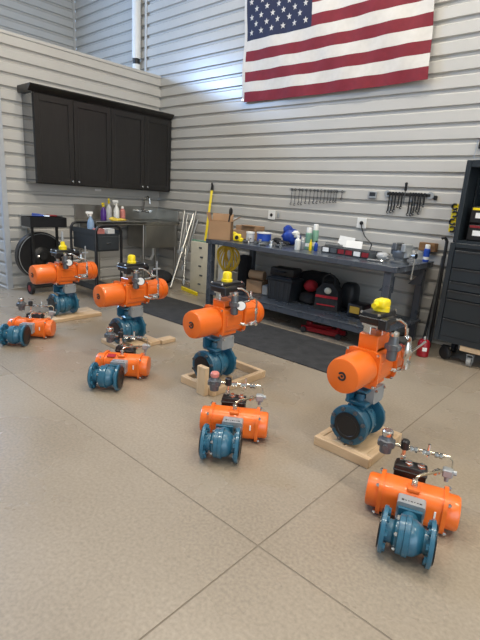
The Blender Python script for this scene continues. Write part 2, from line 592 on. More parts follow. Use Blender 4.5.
def cloth(u0, u1, v0, v1, nu, nv, off=0.0, th=0.003):
    m = MB()
    vs = []
    for layer in (0, 1):
        for j in range(nv + 1):
            for i in range(nu + 1):
                vs.append(fpos(u0 + (u1 - u0) * i / nu, v0 + (v1 - v0) * j / nv, off - layer * th))
    N = (nu + 1) * (nv + 1)
    fs = []
    for j in range(nv):
        for i in range(nu):
            a = j * (nu + 1) + i
            q = (a, a + 1, a + nu + 2, a + nu + 1)
            fs.append(q)
            fs.append(tuple(N + k for k in reversed(q)))
    rim = [i for i in range(nu + 1)] + [(j + 1) * (nu + 1) - 1 for j in range(1, nv + 1)] + [nv * (nu + 1) + i for i in range(nu - 1, -1, -1)] + [j * (nu + 1) for j in range(nv - 1, 0, -1)]
    for k in range(len(rim)):
        a, b_ = rim[k], rim[(k + 1) % len(rim)]
        fs.append((b_, a, N + a, N + b_))
    return m.add(vs, fs)


UH, UC = 0.018, 0.428
for k in range(13):
    v0, v1 = k / 13, (k + 1) / 13
    u0 = UH if k < 6 else UC
    cloth(u0, 1.0, v0, v1, 60 if k < 6 else 36, 3).build('stripe', M_FLRED if k % 2 == 0 else M_FLWHITE, fg, 60)
cn = cloth(UH, UC, 6 / 13, 1.0, 24, 16).build('canton', M_FLBLUE, fg, 60)
cloth(0, UH, 0, 1, 1, 30, 0.001).build('header', M_FLWHITE, fg, 60)
st = MB()
for r in range(9):
    n = 6 if r % 2 == 0 else 5
    for i in range(n):
        uu = UH + (UC - UH) * ((2 * i + 1 + (r % 2)) / 12)
        vv = 6 / 13 + (7 / 13) * ((r + 1) / 10)
        c = fpos(uu, vv, 0.002)
        vs = [c + Vector((0, -0.002, 0))]
        for q in range(10):
            R_ = 0.038 if q % 2 == 0 else 0.015
            a = PI / 2 + q * PI / 5
            vs.append(fpos(uu + R_ * math.cos(a) / (FX1 - FX0), vv + R_ * math.sin(a) / (FZ1 - FZ0), 0.003))
        st.add(vs, [(0, 1 + q, 1 + (q + 1) % 10) for q in range(10)])
so = st.build('stars', M_FLWHITE, cn, 0)
so['kind'] = 'stuff'
gr = MB()
for v in (0.02, 0.98):
    gr.ring(fpos(0.008, v, 0.004), (0, 1, 0), 0.012, 0.004, 14, 6)
gr.build('grommets', M_BRASS, fg)

# ------------------------------------------------------------------ valve assemblies
def bolt_mesh(r, h, m, nm='bolt'):
    return MB().lathe([(r, 0), (r, h * 0.7), (r * 0.6, h * 0.72), (r * 0.6, h)], (0, 0, 0), (0, 1, 0), 6).mesh(nm, m, 0)


BOLT_BLUE = bolt_mesh(0.013, 0.016, M_BLUE)
BOLT_DARK = bolt_mesh(0.012, 0.018, M_GREYC)
BOLT_ST = bolt_mesh(0.009, 0.012, M_CHROME)


def rr(w, h, r, n=4):
    """rounded rectangle outline"""
    out = []
    for cx, cy, a0 in ((w / 2 - r, h / 2 - r, 0), (-w / 2 + r, h / 2 - r, PI / 2), (-w / 2 + r, -h / 2 + r, PI), (w / 2 - r, -h / 2 + r, 1.5 * PI)):
        for i in range(n + 1):
            a = a0 + i * PI / 2 / n
            out.append((cx + r * math.cos(a), cy + r * math.sin(a)))
    return out


def big_valve(x, y, z, label, variant):
    t = thing('actuated_valve', label, 'valve', (x, y, z), 0, 'large actuated valves on wood cradles')
    zc, R = 0.115, 0.1145
    # --- blue valve, pipe axis along y
    body = MB().lathe([(0.060, -0.095), (0.060, -0.085), (0.078, -0.070), (0.090, -0.045), (0.090, 0.045), (0.078, 0.070), (0.060, 0.085), (0.060, 0.095)], (0, 0, zc), (0, 1, 0), 28)
    body.lathe([(0.100, -0.022), (0.100, 0.004)], (0, 0, zc), (0, 1, 0), 28)
    vb = body.build('valve_body', M_BLUE, t)
    for sg in (-1, 1):
        MB().lathe([(R, 0.094), (R, 0.112), (R - 0.004, 0.118), (0.080, 0.118), (0.080, 0.124)], (0, 0, zc), (0, sg, 0), 32).build('flange', M_BLUE, vb)
        MB().lathe([(0.079, 0.124), (0.079, 0.128), (0.06, 0.130), (0.058, 0.128), (0.02, 0.128)], (0, 0, zc), (0, sg, 0), 28).build('end_cover', M_BLACKP, vb)
        for k in range(8):
            a = PI / 8 + k * PI / 4
            cx, cz = 0.097 * math.cos(a), zc + 0.097 * math.sin(a)
            link_mesh('bolt', BOLT_DARK if sg < 0 else BOLT_BLUE, vb, (cx, sg * 0.118, cz), (0, 0, 0 if sg > 0 else PI))
    for k in range(8):
        a = k * PI / 4
        link_mesh('bolt', BOLT_BLUE, vb, (0.092 * math.cos(a), 0.004, zc + 0.092 * math.sin(a)), (0, 0, 0))
    # --- top works and bracket
    MB().lathe([(0.05, 0), (0.05, 0.02), (0.036, 0.03), (0.030, 0.09)], (0, 0, zc + 0.075), (0, 0, 1), 20).box((0, 0, 0.235), (0.13, 0.13, 0.022), bev=0.005).box((-0.045, -0.03, 0.278), (0.018, 0.10, 0.075), bev=0.004).box((0, 0.0, 0.315), (0.12, 0.13, 0.014), bev=0.003).build('yoke', M_BLUE, t)
    br = MB().prism(rr(0.125, 0.095, 0.02), (0.082, 0.045, 0.285), (0, 1, 0), (0, 0, 1), -0.045).box((0.03, 0.045, 0.325), (0.10, 0.12, 0.010)).box((0.03, 0.045, 0.252), (0.10, 0.12, 0.010)).build('bracket', M_BRKT, t)
    for yy in (-0.005, 0.09):
        link_mesh('screw', BOLT_ST, br, (0.084, yy, 0.318), (0, 0, -PI / 2))
    # --- orange actuator, axis along y, centre (0, 0.08, 0.444)
    za, ya = 0.446, {1: 0.07, 2: 0.085, 3: 0.04, 4: 0.02}[variant]
    hb = MB().prism(rr(0.170, 0.175, 0.035), (0, ya + 0.10, za), (1, 0, 0), (0, 0, 1), 0.20)
    hb.box((0, ya, za + 0.085), (0.105, 0.13, 0.05), bev=0.008).box((0, ya - 0.01, za - 0.095), (0.125, 0.15, 0.035), bev=0.006)
    hb.box((0.087, ya, za), (0.012, 0.15, 0.075), bev=0.004)
    hb.cyl((0.06, ya - 0.10, za + 0.055), (0.06, ya + 0.30, za + 0.055), 0.012, n=8)
    ab = hb.build('actuator_body', M_ORANGE, t)
    MB().lathe([(0.094, 0), (0.098, 0.004), (0.098, 0.180), (0.092, 0.200), (0.084, 0.204)], (0, ya - 0.125, za), (0, -1, 0), 36).build('spring_can', M_ORANGE, ab)
    MB().lathe([(0.090, 0), (0.090, 0.16), (0.098, 0.162), (0.098, 0.205), (0.090, 0.222), (0.08, 0.226)], (0, ya + 0.122, za), (0, 1, 0), 36).build('air_cylinder', M_ORANGE, ab)
    for yy in (ya - 0.117, ya + 0.112):
        MB().prism(rr(0.205, 0.21, 0.04, 3), (0, yy + 0.010, za), (1, 0, 0), (0, 0, 1), 0.018).build('end_flange', M_ORANGE, ab)
        for sx in (-1, 1):
            for sz in (-1, 1):
                link_mesh('bolt', BOLT_ST, ab, (sx * 0.088, yy - 0.008, za + sz * 0.090), (0, 0, PI))
    MB().ring((0, ya - 0.329, za), (0, 1, 0), 0.019, 0.006, 20, 6, 0.55, 2 * PI - 0.55 + 0.2).cyl((0, ya - 0.326, za), (0, ya - 0.331, za), 0.007, n=10).build('emblem', M_BLACKP, ab)
    # --- limit switch box with position beacon
    zs = {1: 0.685, 2: 0.65, 3: 0.64, 4: 0.62}[variant]
    MB().box((-0.005, ya, (za + 0.085 + zs - 0.062) / 2), (0.115, 0.14, zs - 0.062 - za - 0.085), bev=0.004).build('pedestal', M_ORANGE, t)
    MB().box((-0.03, ya - 0.045, zs - 0.052), (0.045, 0.02, 0.085), bev=0.004).box((0.0, ya + 0.05, zs - 0.052), (0.045, 0.02, 0.085), bev=0.004).box((-0.01, ya, zs - 0.012), (0.09, 0.14, 0.010)).build('switch_mount', M_CHROME, t)
    sb = MB().box((0, ya, zs + 0.035), (0.115, 0.215, 0.066), bev=0.012, seg=2).box((0, ya, zs + 0.038), (0.124, 0.226, 0.012), bev=0.004).cyl((0.0, ya + 0.09, zs + 0.025), (0.0, ya + 0.15, zs + 0.02), 0.026, n=14).cyl((0.0, ya + 0.15, zs + 0.02), (0.0, ya + 0.165, zs + 0.018), 0.032, n=14).build('switch_box', M_BLACKP, t)
    if variant == 1:
        MB().box((0.01, ya + 0.005, zs + 0.105), (0.07, 0.095, 0.055), bev=0.018, seg=3).cyl((0.0, ya - 0.07, zs + 0.10), (0.0, ya - 0.03, zs + 0.105), 0.016, n=12).cyl((0.01, ya + 0.005, zs + 0.06), (0.01, ya + 0.005, zs + 0.09), 0.045, n=16).build('beacon', M_YEL, sb)
    elif variant == 4:
        MB().lathe([(0.04, 0), (0.04, 0.035), (0.026, 0.045), (0.016, 0.085)], (0, ya, zs + 0.066), (0, 0, 1), 18).build('beacon', M_YEL, sb)
        MB().lathe([(0.014, 0), (0.010, 0.09), (0.007, 0.10)], (0, ya, zs + 0.151), (0, 0, 1), 12).build('beacon_post', M_BRKT, sb)
    else:
        MB().lathe([(0.040, 0), (0.040, 0.018), (0.033, 0.022), (0.033, 0.06), (0.027, 0.070), (0.012, 0.073)], (0, ya, zs + 0.066), (0, 0, 1), 20).build('beacon', M_YEL, sb)
    for dy in (-0.10, 0.10):
        for dx in (-0.05, 0.05):
            link_mesh('screw', BOLT_ST, sb, (dx, ya + dy, zs + 0.058), (PI / 2, 0, 0))
    # solenoid and black junction on the room side
    MB().cyl((0.085, ya - 0.085, zs + 0.03), (0.085, ya + 0.0, zs + 0.03), 0.022, n=14).box((0.085, ya - 0.10, zs + 0.02), (0.05, 0.05, 0.06), bev=0.006).build('solenoid', M_BLACKP, t)
    # --- air filter-regulator with gauge
    xr = 0.125
    yr = ya - 0.04
    rg = MB().lathe([(0.020, -0.075), (0.026, -0.07), (0.028, -0.02), (0.034, -0.015), (0.036, 0.015), (0.028, 0.02), (0.024, 0.06), (0.014, 0.066)], (xr, yr, 0.58), (0, 0, 1), 16).box((xr, yr, 0.58), (0.085, 0.04, 0.032), bev=0.006).build('regulator', M_GREYC, t)
    MB().lathe([(0.022, 0), (0.024, 0.008), (0.024, 0.022), (0.010, 0.028)], (xr, yr, 0.641), (0, 0, 1), 14).build('regulator_knob', M_CHROME, rg)
    gd = Vector((0.72, -0.69, 0.05)).normalized()
    g0 = Vector((xr + 0.03, yr + 0.03, 0.575))
    if variant != 1:
        MB().lathe([(0.032, 0.0), (0.036, 0.004), (0.036, 0.026), (0.032, 0.028)], g0, gd, 24).cyl(g0 - gd * 0.02, g0, 0.008, n=8).build('gauge', M_BLKT, rg)
        MB().lathe([(0.0315, 0.027), (0.0315, 0.0295), (0.002, 0.0296)], g0, gd, 24).box(tuple(g0 + gd * 0.03), (0.004, 0.004, 0.02), rot=(0.5, 0, 0)).build('gauge_dial', M_GAUGE, rg)
    else:
        MB().ring(g0 + Vector((0, 0, 0.01)), gd, 0.012, 0.004, 14, 6).build('gauge_port', M_DKRED, rg)
        MB().lathe([(0.022, 0), (0.03, 0.006), (0.03, 0.022), (0.026, 0.026)], (xr + 0.0, yr + 0.10, 0.585), (0.3, -0.2, 1), 18).build('gauge', M_BLKT, rg)
    # --- stainless tubing, fittings, and air valve
    yt = ya + 0.13
    tb = MB().tube([(xr, yr + 0.02, 0.58), (xr, yr + 0.07, 0.58), (xr, yt - 0.02, 0.585), (xr, yt, 0.60), (xr, yt, 0.655)], 0.0075)
    tb.tube([(xr, yt, 0.60), (xr, yt + 0.03, 0.60), (xr + 0.004, yt + 0.055, 0.59), (xr + 0.006, yt + 0.062, 0.56), (xr + 0.006, yt + 0.062, 0.43), (xr - 0.005, yt + 0.04, 0.405), (xr - 0.01, yt - 0.02, 0.40), (xr - 0.06, yt - 0.07, 0.42)], 0.007)
    tb.tube([(0.085, ya, zs + 0.03), (0.11, ya + 0.04, zs + 0.03), (xr, ya + 0.09, zs + 0.0), (xr, yt, 0.60)], 0.007)
    tb.build('air_tubing', M_CHROME, t)
    for p, ax in (((xr, yr + 0.045, 0.58), (0, 1, 0)), ((xr, yt, 0.60), (0, 1, 0)), ((xr + 0.006, yt + 0.062, 0.50), (0, 0, 1)), ((xr - 0.005, yt + 0.035, 0.404), (0, 1, 0)), ((xr - 0.035, yt - 0.045, 0.41), (-0.6, -0.6, 0.2))):
        MB().lathe([(0.010, -0.02), (0.013, -0.018), (0.013, -0.006), (0.010, -0.004), (0.010, 0.004), (0.013, 0.006), (0.013, 0.018), (0.010, 0.02)], p, ax, 6).build('fitting', M_CHROME, t)
    av = MB().box((xr + 0.012, yt + 0.03, 0.415), (0.028, 0.075, 0.028), bev=0.006).lathe([(0.012, 0), (0.016, 0.004), (0.016, 0.02), (0.009, 0.022)], (xr + 0.026, yt + 0.03, 0.415), (1, 0, 0), 12)
    if variant == 1:
        av = MB().lathe([(0.018, -0.05), (0.026, -0.03), (0.030, 0.0), (0.026, 0.03), (0.018, 0.05)], (xr + 0.01, yt + 0.0, 0.53), (0, 0, 1), 14).box((xr + 0.012, yt + 0.03, 0.43), (0.034, 0.06, 0.05), bev=0.008).cyl((xr + 0.02, yt, 0.50), (xr + 0.10, yt + 0.03, 0.60), 0.006, n=8).cyl((xr + 0.012, yt, 0.44), (xr + 0.012, yt, 0.52), 0.012, n=10)
    if variant in (3, 4):
        av.tube([(xr + 0.02, yt - 0.05, 0.435), (xr + 0.02, yt + 0.06, 0.435)], 0.006)
    av.build('air_valve', M_CHROME, t)
    if variant in (3, 4):
        MB().box((xr, yt + 0.05, 0.66), (0.014, 0.075, 0.014), bev=0.003).cyl((xr, yt + 0.05, 0.56), (xr, yt + 0.05, 0.73), 0.007, n=8).build('vent_cross', M_BRKT, t)
    return t


PH = 0.056
BVY = 2.27
BV = [(-1.05, 2.27, PH), (-2.215, 2.26, PH), (-3.36, 2.29, 0.04), (-4.53, 2.28, 0.04)]
big_valve(*BV[0], 'large orange actuator on blue valve with bulky yellow block on its top', 1)
big_valve(*BV[1], 'large orange actuator on blue valve standing in an open timber frame with upright wood post', 2)
big_valve(*BV[2], 'large orange actuator on blue valve standing on thin wood boards, in front of the sink', 3)
big_valve(*BV[3], 'large orange actuator on blue valve with tall cone beacon, in front of the strapping cart', 4)


def plank(t, c, d, m, rot=None):
    return MB().box(c, d, rot=rot, bev=0.003).build('plank', m, t)


# wood cradles (world aligned)
t = thing('wood_cradle', 'chunky pine cradle with closed top, under the valve with bulky yellow block', 'cradle', (-1.05, 2.10, 0), 0, 'wood cradles under the large valves')
plank(t, (0.0, 0.020, 0.028), (0.345, 0.038, 0.056), M_PINE)
for px_ in (-0.153, 0.153):
    plank(t, (px_, 0.215, 0.028), (0.038, 0.35, 0.056), M_PINEY)
plank(t, (0.0, 0.41, 0.028), (0.345, 0.038, 0.056), M_PINE)
plank(t, (-0.07, 0.215, 0.028), (0.125, 0.348, 0.054), M_PINEY)
plank(t, (0.067, 0.215, 0.028), (0.13, 0.348, 0.054), M_PINEY)
t = thing('wood_cradle', 'open rectangular timber frame with one upright block at its front', 'cradle', (-2.23, 2.10, 0), 0, 'wood cradles under the large valves')
plank(t, (0.0, 0.019, 0.028), (0.345, 0.038, 0.056), M_PINE)
for px_ in (-0.153, 0.153):
    plank(t, (px_, 0.29, 0.028), (0.038, 0.50, 0.056), M_PINEY)
plank(t, (0.0, 0.56, 0.028), (0.345, 0.038, 0.056), M_PINE)
plank(t, (-0.045, 0.17, 0.028), (0.05, 0.26, 0.055), M_PINEY)
plank(t, (0.055, 0.17, 0.028), (0.05, 0.26, 0.055), M_PINEY)
MB().box((0.085, -0.021, 0.105), (0.085, 0.038, 0.21), bev=0.003).build('post', M_PINEZ, t)
t = thing('wood_cradle', 'low cradle of three flat pale boards under the valve near the sink', 'cradle', (-3.38, 2.12, 0), 0, 'wood cradles under the large valves')
plank(t, (0, 0.06, 0.02), (0.36, 0.09, 0.038), M_PINE)
plank(t, (0, 0.20, 0.02), (0.36, 0.12, 0.038), M_PINE)
plank(t, (0, 0.36, 0.02), (0.36, 0.12, 0.038), M_PINE)
plank(t, (0.16, 0.50, 0.02), (0.09, 0.16, 0.038), M_PINEY)
t = thing('wood_cradle', 'low cradle of two long pale boards under the valve with cone beacon', 'cradle', (-4.53, 2.10, 0), 0, 'wood cradles under the large valves')
plank(t, (0.11, 0.26, 0.02), (0.10, 0.56, 0.038), M_PINEY)
plank(t, (-0.10, 0.26, 0.02), (0.10, 0.56, 0.038), M_PINEY)
plank(t, (0.005, 0.26, 0.02), (0.10, 0.55, 0.037), M_PINEY)


def small_valve(x, y, deg, label, variant, ax=0.0):
    x += ax * math.cos(math.radians(deg))
    y += ax * math.sin(math.radians(deg))
    t = thing('valve_unit', label, 'valve', (x, y, 0), math.radians(deg), 'small actuated valves lying on the floor')
    R, zc = 0.093, 0.0932
    vb = MB().lathe([(0.046, -0.085), (0.046, -0.055), (0.062, -0.045), (0.066, -0.03), (0.066, -0.012), (0.080, -0.010), (0.080, 0.010), (0.072, 0.012), (0.070, 0.030), (0.056, 0.052), (0.046, 0.062), (0.046, 0.085)], (0, 0, zc), (1, 0, 0), 28)
    vb.lathe([(0.076, -0.034), (0.078, -0.032), (0.078, -0.012), (0.076, -0.010)], (0, 0, zc), (1, 0, 0), 12)
    vb.cyl((0, 0.04, zc), (0, 0.12, zc), 0.036, n=16).box((0, 0.122, zc), (0.10, 0.016, 0.085), bev=0.004)
    vb = vb.build('valve_body', M_BLUE, t)
    vb.location.x = -ax
    for sg in (-1, 1):
        MB().lathe([(R, 0.082), (R, 0.096), (R - 0.003, 0.099), (0.066, 0.099), (0.066, 0.103)], (0, 0, zc), (sg, 0, 0), 32).build('flange', M_BLUE, vb)
        MB().lathe([(0.066, 0.103), (0.078, 0.1035), (0.078, 0.106), (0.05, 0.108), (0.046, 0.105), (0.02, 0.105)], (0, 0, zc), (sg, 0, 0), 28).build('end_cover', M_BLACKP, vb)
        for k in range(8):
            a = PI / 8 + k * PI / 4
            link_mesh('bolt', BOLT_BLUE, vb, (sg * 0.072, 0.074 * math.cos(a), zc + 0.074 * math.sin(a)), (0, 0, -PI / 2 * sg))
    for k in range(6):
        a = PI / 6 + k * PI / 3
        link_mesh('bolt', BOLT_ST, vb, (-0.036, 0.066 * math.cos(a), zc + 0.066 * math.sin(a)), (0, 0, PI / 2))
    # bracket between valve and actuator, nameplate face up
    br = MB().prism(rr(0.115, 0.055, 0.010), (0.0, 0.128, zc + 0.032), (1, 0, 0), (0, 0, 1), -0.065).box((0, 0.16, zc + 0.0), (0.112, 0.064, 0.06), bev=0.004).build('bracket', M_BRKT, t)
    nm = MB()
    for i, (w, hh) in enumerate(((0.010, 0.010), (0.007, 0.004), (0.005, 0.004), (0.008, 0.005), (0.005, 0.004), (0.007, 0.005), (0.010, 0.008))):
        nm.box((-0.036 + i * 0.012, 0.150, zc + 0.0602), (w, hh, 0.0012))
    nm.build('nameplate_marks', M_BLACKP, br)
    link_mesh('screw', BOLT_ST, br, (0.0, 0.128, zc + 0.03), (0, 0, PI))
    # actuator
    ya, za = 0.262, 0.0885
    pr = rr(0.155, 0.160, 0.055, 6)
    ab = MB().prism(pr, (-0.125, ya, za), (0, 1, 0), (0, 0, 1), 0.25).box((0.0, ya - 0.035, za + 0.083), (0.055, 0.05, 0.018), bev=0.004).box((0, ya + 0.085, za + 0.0), (0.10, 0.03, 0.09), bev=0.005)
    ab = ab.build('actuator_body', M_ORANGE, t)
    for sg in (-1, 1):
        MB().prism(rr(0.172, 0.175, 0.05, 6), (sg * 0.134 - 0.009, ya, za), (0, 1, 0), (0, 0, 1), 0.018).build('end_flange', M_ORANGE, ab)
        MB().lathe([(0.076, 0), (0.076, 0.042), (0.070, 0.052), (0.05, 0.055)], (sg * 0.142, ya, za), (sg, 0, 0), 32).build('end_cap', M_ORANGE, ab)
        for sy in (-1, 1):
            for sz in (-1, 1):
                link_mesh('bolt', BOLT_ST, ab, (sg * 0.143, ya + sy * 0.069, za + sz * 0.069), (0, 0, -PI / 2 * sg))
    MB().box((0.098, ya - 0.079, za + 0.012), (0.008, 0.004, 0.032), bev=0.001).build('sticker', M_GAUGE, ab)
    if variant == 3:
        MB().box((-0.075, ya - 0.045, za + 0.081), (0.06, 0.04, 0.004), rot=(0.25, 0, 0)).build('red_tag', M_REDF, ab)
    # limit switch / solenoid behind the actuator
    yb = ya + 0.145
    sb = MB().box((-0.025, yb, 0.115), (0.145, 0.075, 0.135), bev=0.010, seg=2).box((-0.025, yb, 0.155), (0.152, 0.082, 0.012), bev=0.004).build('switch_box', M_BLACKP, t)
    for dx in (-0.035, 0.02):
        MB().lathe([(0.020, 0), (0.020, 0.012), (0.012, 0.014), (0.012, 0.022)], (dx, yb - 0.01, 0.182), (0, 0, 1), 6).build('port_plug', M_CHROME, sb)
    # regulator and gauge
    xr, yr, zr = -0.152, yb + 0.01, 0.258
    rg = MB().lathe([(0.018, -0.055), (0.028, -0.05), (0.030, -0.018), (0.036, -0.014), (0.038, 0.016), (0.030, 0.02), (0.024, 0.035)], (xr, yr, zr), (0, 0, 1), 14).box((xr, yr, zr), (0.080, 0.05, 0.034), bev=0.006).cyl((xr, yr - 0.03, zr - 0.005), (xr, yr - 0.05, zr - 0.005), 0.012, n=8).build('regulator', M_GREYC, t)
    gm = M_GAUGE if variant != 2 else M_PINK
    MB().lathe([(0.024, 0), (0.027, 0.006), (0.027, 0.024), (0.022, 0.030)], (xr, yr, zr + 0.036), (0, 0, 1), 18).build('regulator_knob', M_CHROME if variant != 2 else M_PINK, rg)
    # black junction plug
    MB().lathe([(0.017, -0.02), (0.020, -0.018), (0.020, 0.022), (0.014, 0.028)], (xr + 0.085, yr, zr + 0.01), (0, 0, 1), 14).build('junction_plug', M_BLACKP, t)
    # manifold tubes
    zt = zr - 0.0
    tb = MB().tube([(xr + 0.03, yr, zt), (xr + 0.285, yr + 0.005, zt + 0.002)], 0.0075)
    tb.tube([(xr + 0.085, yr, zt), (xr + 0.085, yr, 0.178)], 0.010)
    tb.tube([(xr + 0.285, yr + 0.005, zt), (xr + 0.298, yr, zt - 0.012), (xr + 0.300, yr - 0.01, zt - 0.06)], 0.0035)
    tb.tube([(0.0, ya - 0.03, za + 0.085), (0.0, ya - 0.03, za + 0.118), (0.006, ya - 0.022, za + 0.134), (0.022, ya - 0.004, za + 0.140), (0.115, yr - 0.02, 0.200)], 0.0065)
    tb.build('air_tubing', M_BRASS, t)
    for p, ax in (((xr + 0.125, yr, zt), (1, 0, 0)), ((xr + 0.18, yr, zt), (1, 0, 0)), ((xr + 0.235, yr, zt), (1, 0, 0)), ((0, ya - 0.03, za + 0.105), (0, 0, 1)), ((0.085, ya + 0.105, 0.2005), (0.6, 0.8, 0)), ((xr + 0.085, yr, 0.20), (0, 0, 1))):
        MB().lathe([(0.010, -0.018), (0.014, -0.016), (0.014, -0.005), (0.010, -0.003), (0.010, 0.003), (0.014, 0.005), (0.014, 0.016), (0.010, 0.018)], p, ax, 6).build('fitting', M_CHROME, t)
    MB().cyl((xr + 0.19, yr, zt - 0.02), (xr + 0.19, yr, zt + 0.045), 0.007, n=8).build('fitting', M_CHROME, t)
    MB().box((0.132, yr - 0.018, 0.195), (0.045, 0.04, 0.04), bev=0.005).cyl((0.132, yr - 0.018, 0.175), (0.132, yr - 0.018, 0.15), 0.010, n=8).cyl((0.154, yr - 0.018, 0.20), (0.169, yr - 0.018, 0.20), 0.012, n=8).build('quick_exhaust', M_BRKT, t)
    return t


small_valve(-0.485, 1.640, 18, 'small orange actuator and blue valve lying before the closed-top cradle, lettered bracket plate', 1)
small_valve(-1.48, 1.59, 36, 'small orange actuator and blue valve with pink-topped regulator, lying before the timber frame with post', 2, 0.04)
small_valve(-2.645, 1.625, 39, 'small orange actuator and blue valve with red tag on its actuator, lying on floor', 3, 0.04)
small_valve(-3.93, 1.53, 44, 'small orange actuator and blue valve lying on floor closest to the outside wall corner', 4, 0.04)
# ------------------------------------------------------------------ workbench
BX0, BX1, BY0, BY1, BZ = -4.08, -1.64, 3.90, 4.805, 0.85
SH = 0.235
t = thing('workbench', 'long slate-grey steel workbench with lower shelf along the ribbed wall', 'workbench', ((BX0 + BX1) / 2, (BY0 + BY1) / 2, 0))
hw, hd = (BX1 - BX0) / 2, (BY1 - BY0) / 2
MB().box((0, 0, BZ - 0.008), (2 * hw, 2 * hd, 0.016), bev=0.004).box((0, -hd + 0.010, BZ - 0.030), (2 * hw, 0.02, 0.045), bev=0.004).box((hw - 0.01, 0, BZ - 0.030), (0.02, 2 * hd - 0.05, 0.045)).box((-hw + 0.01, 0, BZ - 0.030), (0.02, 2 * hd - 0.05, 0.045)).build('worktop', M_BENCH, t)
for lx in (-hw + 0.05, hw - 0.09):
    for ly in (-hd + 0.06, hd - 0.06):
        MB().box((lx, ly, (BZ - 0.018) / 2), (0.07, 0.07, BZ - 0.018), bev=0.005).build('leg', M_BENCH, t)
MB().box((0, 0.0, SH - 0.01), (2 * hw - 0.05, 2 * hd - 0.06, 0.018)).box((0, -hd + 0.04, SH - 0.035), (2 * hw - 0.06, 0.02, 0.065), bev=0.003).build('shelf', M_BENCH, t)
MB().box((0, hd - 0.09, BZ - 0.12), (2 * hw - 0.2, 0.03, 0.08)).build('stretcher', M_BENCH, t)
for yy in (-hd + 0.11, hd - 0.11):
    MB().prism([(0, 0), (0.14, 0), (0.14, 0.16)], (hw - 0.19, yy, BZ - 0.25), (1, 0, 0), (0, 0, 1), 0.012).build('gusset', M_BENCH, t)

# floor mat
solo(MB().box((0, 0, 0.006), (3.05, 0.76, 0.012), bev=0.004), 'floor_mat', M_MAT, 'dark charcoal anti-fatigue mat lying along the front of the workbench', 'mat', (-3.22, 3.50, 0.0005), 0.02)


def onb(px_, py_, Y, dz=0.0):
    """spot on the bench top seen at column px_ when Y is the distance row"""
    p = at_y(px_, py_, Y)
    return (p.x, Y, BZ + 0.0005 + dz)


# open cardboard box
def open_box(name, label, w, d, h, loc, rz, m):
    t = thing(name, label, 'box', loc, rz)
    th = 0.006
    MB().box((0, 0, th / 2), (w, d, th)).box((0, -d / 2 + th / 2, h / 2), (w, th, h)).box((0, d / 2 - th / 2, h / 2), (w, th, h)).box((-w / 2 + th / 2, 0, h / 2), (th, d, h)).box((w / 2 - th / 2, 0, h / 2), (th, d, h)).build('carton', m, t, 0)
    MB().box((-w / 2 - 0.015, 0, h + 0.045), (th, d * 0.96, 0.10), rot=(0, -0.3, 0)).build('flap', m, t, 0)
    MB().box((w / 2 + 0.045, 0, h + 0.028), (th, d * 0.96, 0.11), rot=(0, 1.0, 0)).build('flap', m, t, 0)
    MB().box((0, d / 2 + 0.012, h + 0.04), (w * 0.96, th, 0.09), rot=(-0.3, 0, 0)).build('flap', m, t, 0)
    return t


bc = Vector((-3.975, 4.05, BZ + 0.0005))
open_box('cardboard_box', 'open brown cardboard box with raised flaps on the workbench corner', 0.27, 0.22, 0.22, bc, 0.62, M_CARD)
solo(MB().cyl((0, 0, 0), (0.03, 0.03, 0.30), 0.010, n=8).blob((0.034, 0.034, 0.33), (0.018, 0.03, 0.05), 8, 6), 'hand_brush', M_BLKT, 'dark brush standing handle-down in the open cardboard box', 'brush', (bc.x + 0.065, bc.y + 0.02, BZ + 0.008))
solo(MB().box((0, 0, 0.045), (0.12, 0.09, 0.09), bev=0.02, seg=2), 'paper_wad', M_CARD2, 'crumpled brown packing paper inside the open cardboard box', 'paper', (bc.x - 0.045, bc.y - 0.03, BZ + 0.008), 0.62)
# flat cartons lying behind
x_, y_, z_ = onb(250, 232, 4.52)
solo(MB().box((0, 0, 0.055), (0.34, 0.26, 0.11), bev=0.004), 'flat_carton', M_CARD2, 'low closed brown carton lying behind the open box', 'box', (x_ - 0.05, y_, z_), 0.3)
solo(MB().box((0, 0, 0.03), (0.30, 0.22, 0.055), bev=0.004).box((0.05, -0.12, 0.062), (0.2, 0.05, 0.006)), 'flat_carton', M_CARD, 'thin brown carton lying on top of the low closed carton', 'box', (x_ + 0.0, y_ + 0.0, z_ + 0.1105), 0.1)
# yellow tape measure / strap tool
x_, y_, z_ = onb(237, 241, 4.05)
t = thing('tape_measure', 'yellow tape measure lying beside the open cardboard box', 'tool', (x_, y_, z_), 0.5)
MB().box((0, 0, 0.05), (0.10, 0.05, 0.09), bev=0.022, seg=3).box((0.05, 0, 0.025), (0.05, 0.045, 0.045), bev=0.008).box((-0.03, 0, 0.095), (0.045, 0.04, 0.03), rot=(0, 0.4, 0), bev=0.006).build('case', M_YEL, t)
MB().cyl((0, -0.027, 0.05), (0, -0.022, 0.05), 0.024, n=16).build('hub', M_BLKT, t)
# jar of clear plastic
x_, y_, z_ = onb(250, 240, 4.20)
t = thing('plastic_jar', 'cloudy plastic jar with white lid next to the blue tape roll', 'jar', (x_, y_, z_))
MB().lathe([(0.045, 0), (0.05, 0.005), (0.05, 0.09), (0.045, 0.10)], (0, 0, 0), (0, 0, 1), 18).build('jar_body', M_CLEAR, t)
MB().lathe([(0.052, 0), (0.052, 0.018), (0.048, 0.022)], (0, 0, 0.10), (0, 0, 1), 18).build('lid', M_WHITE, t)
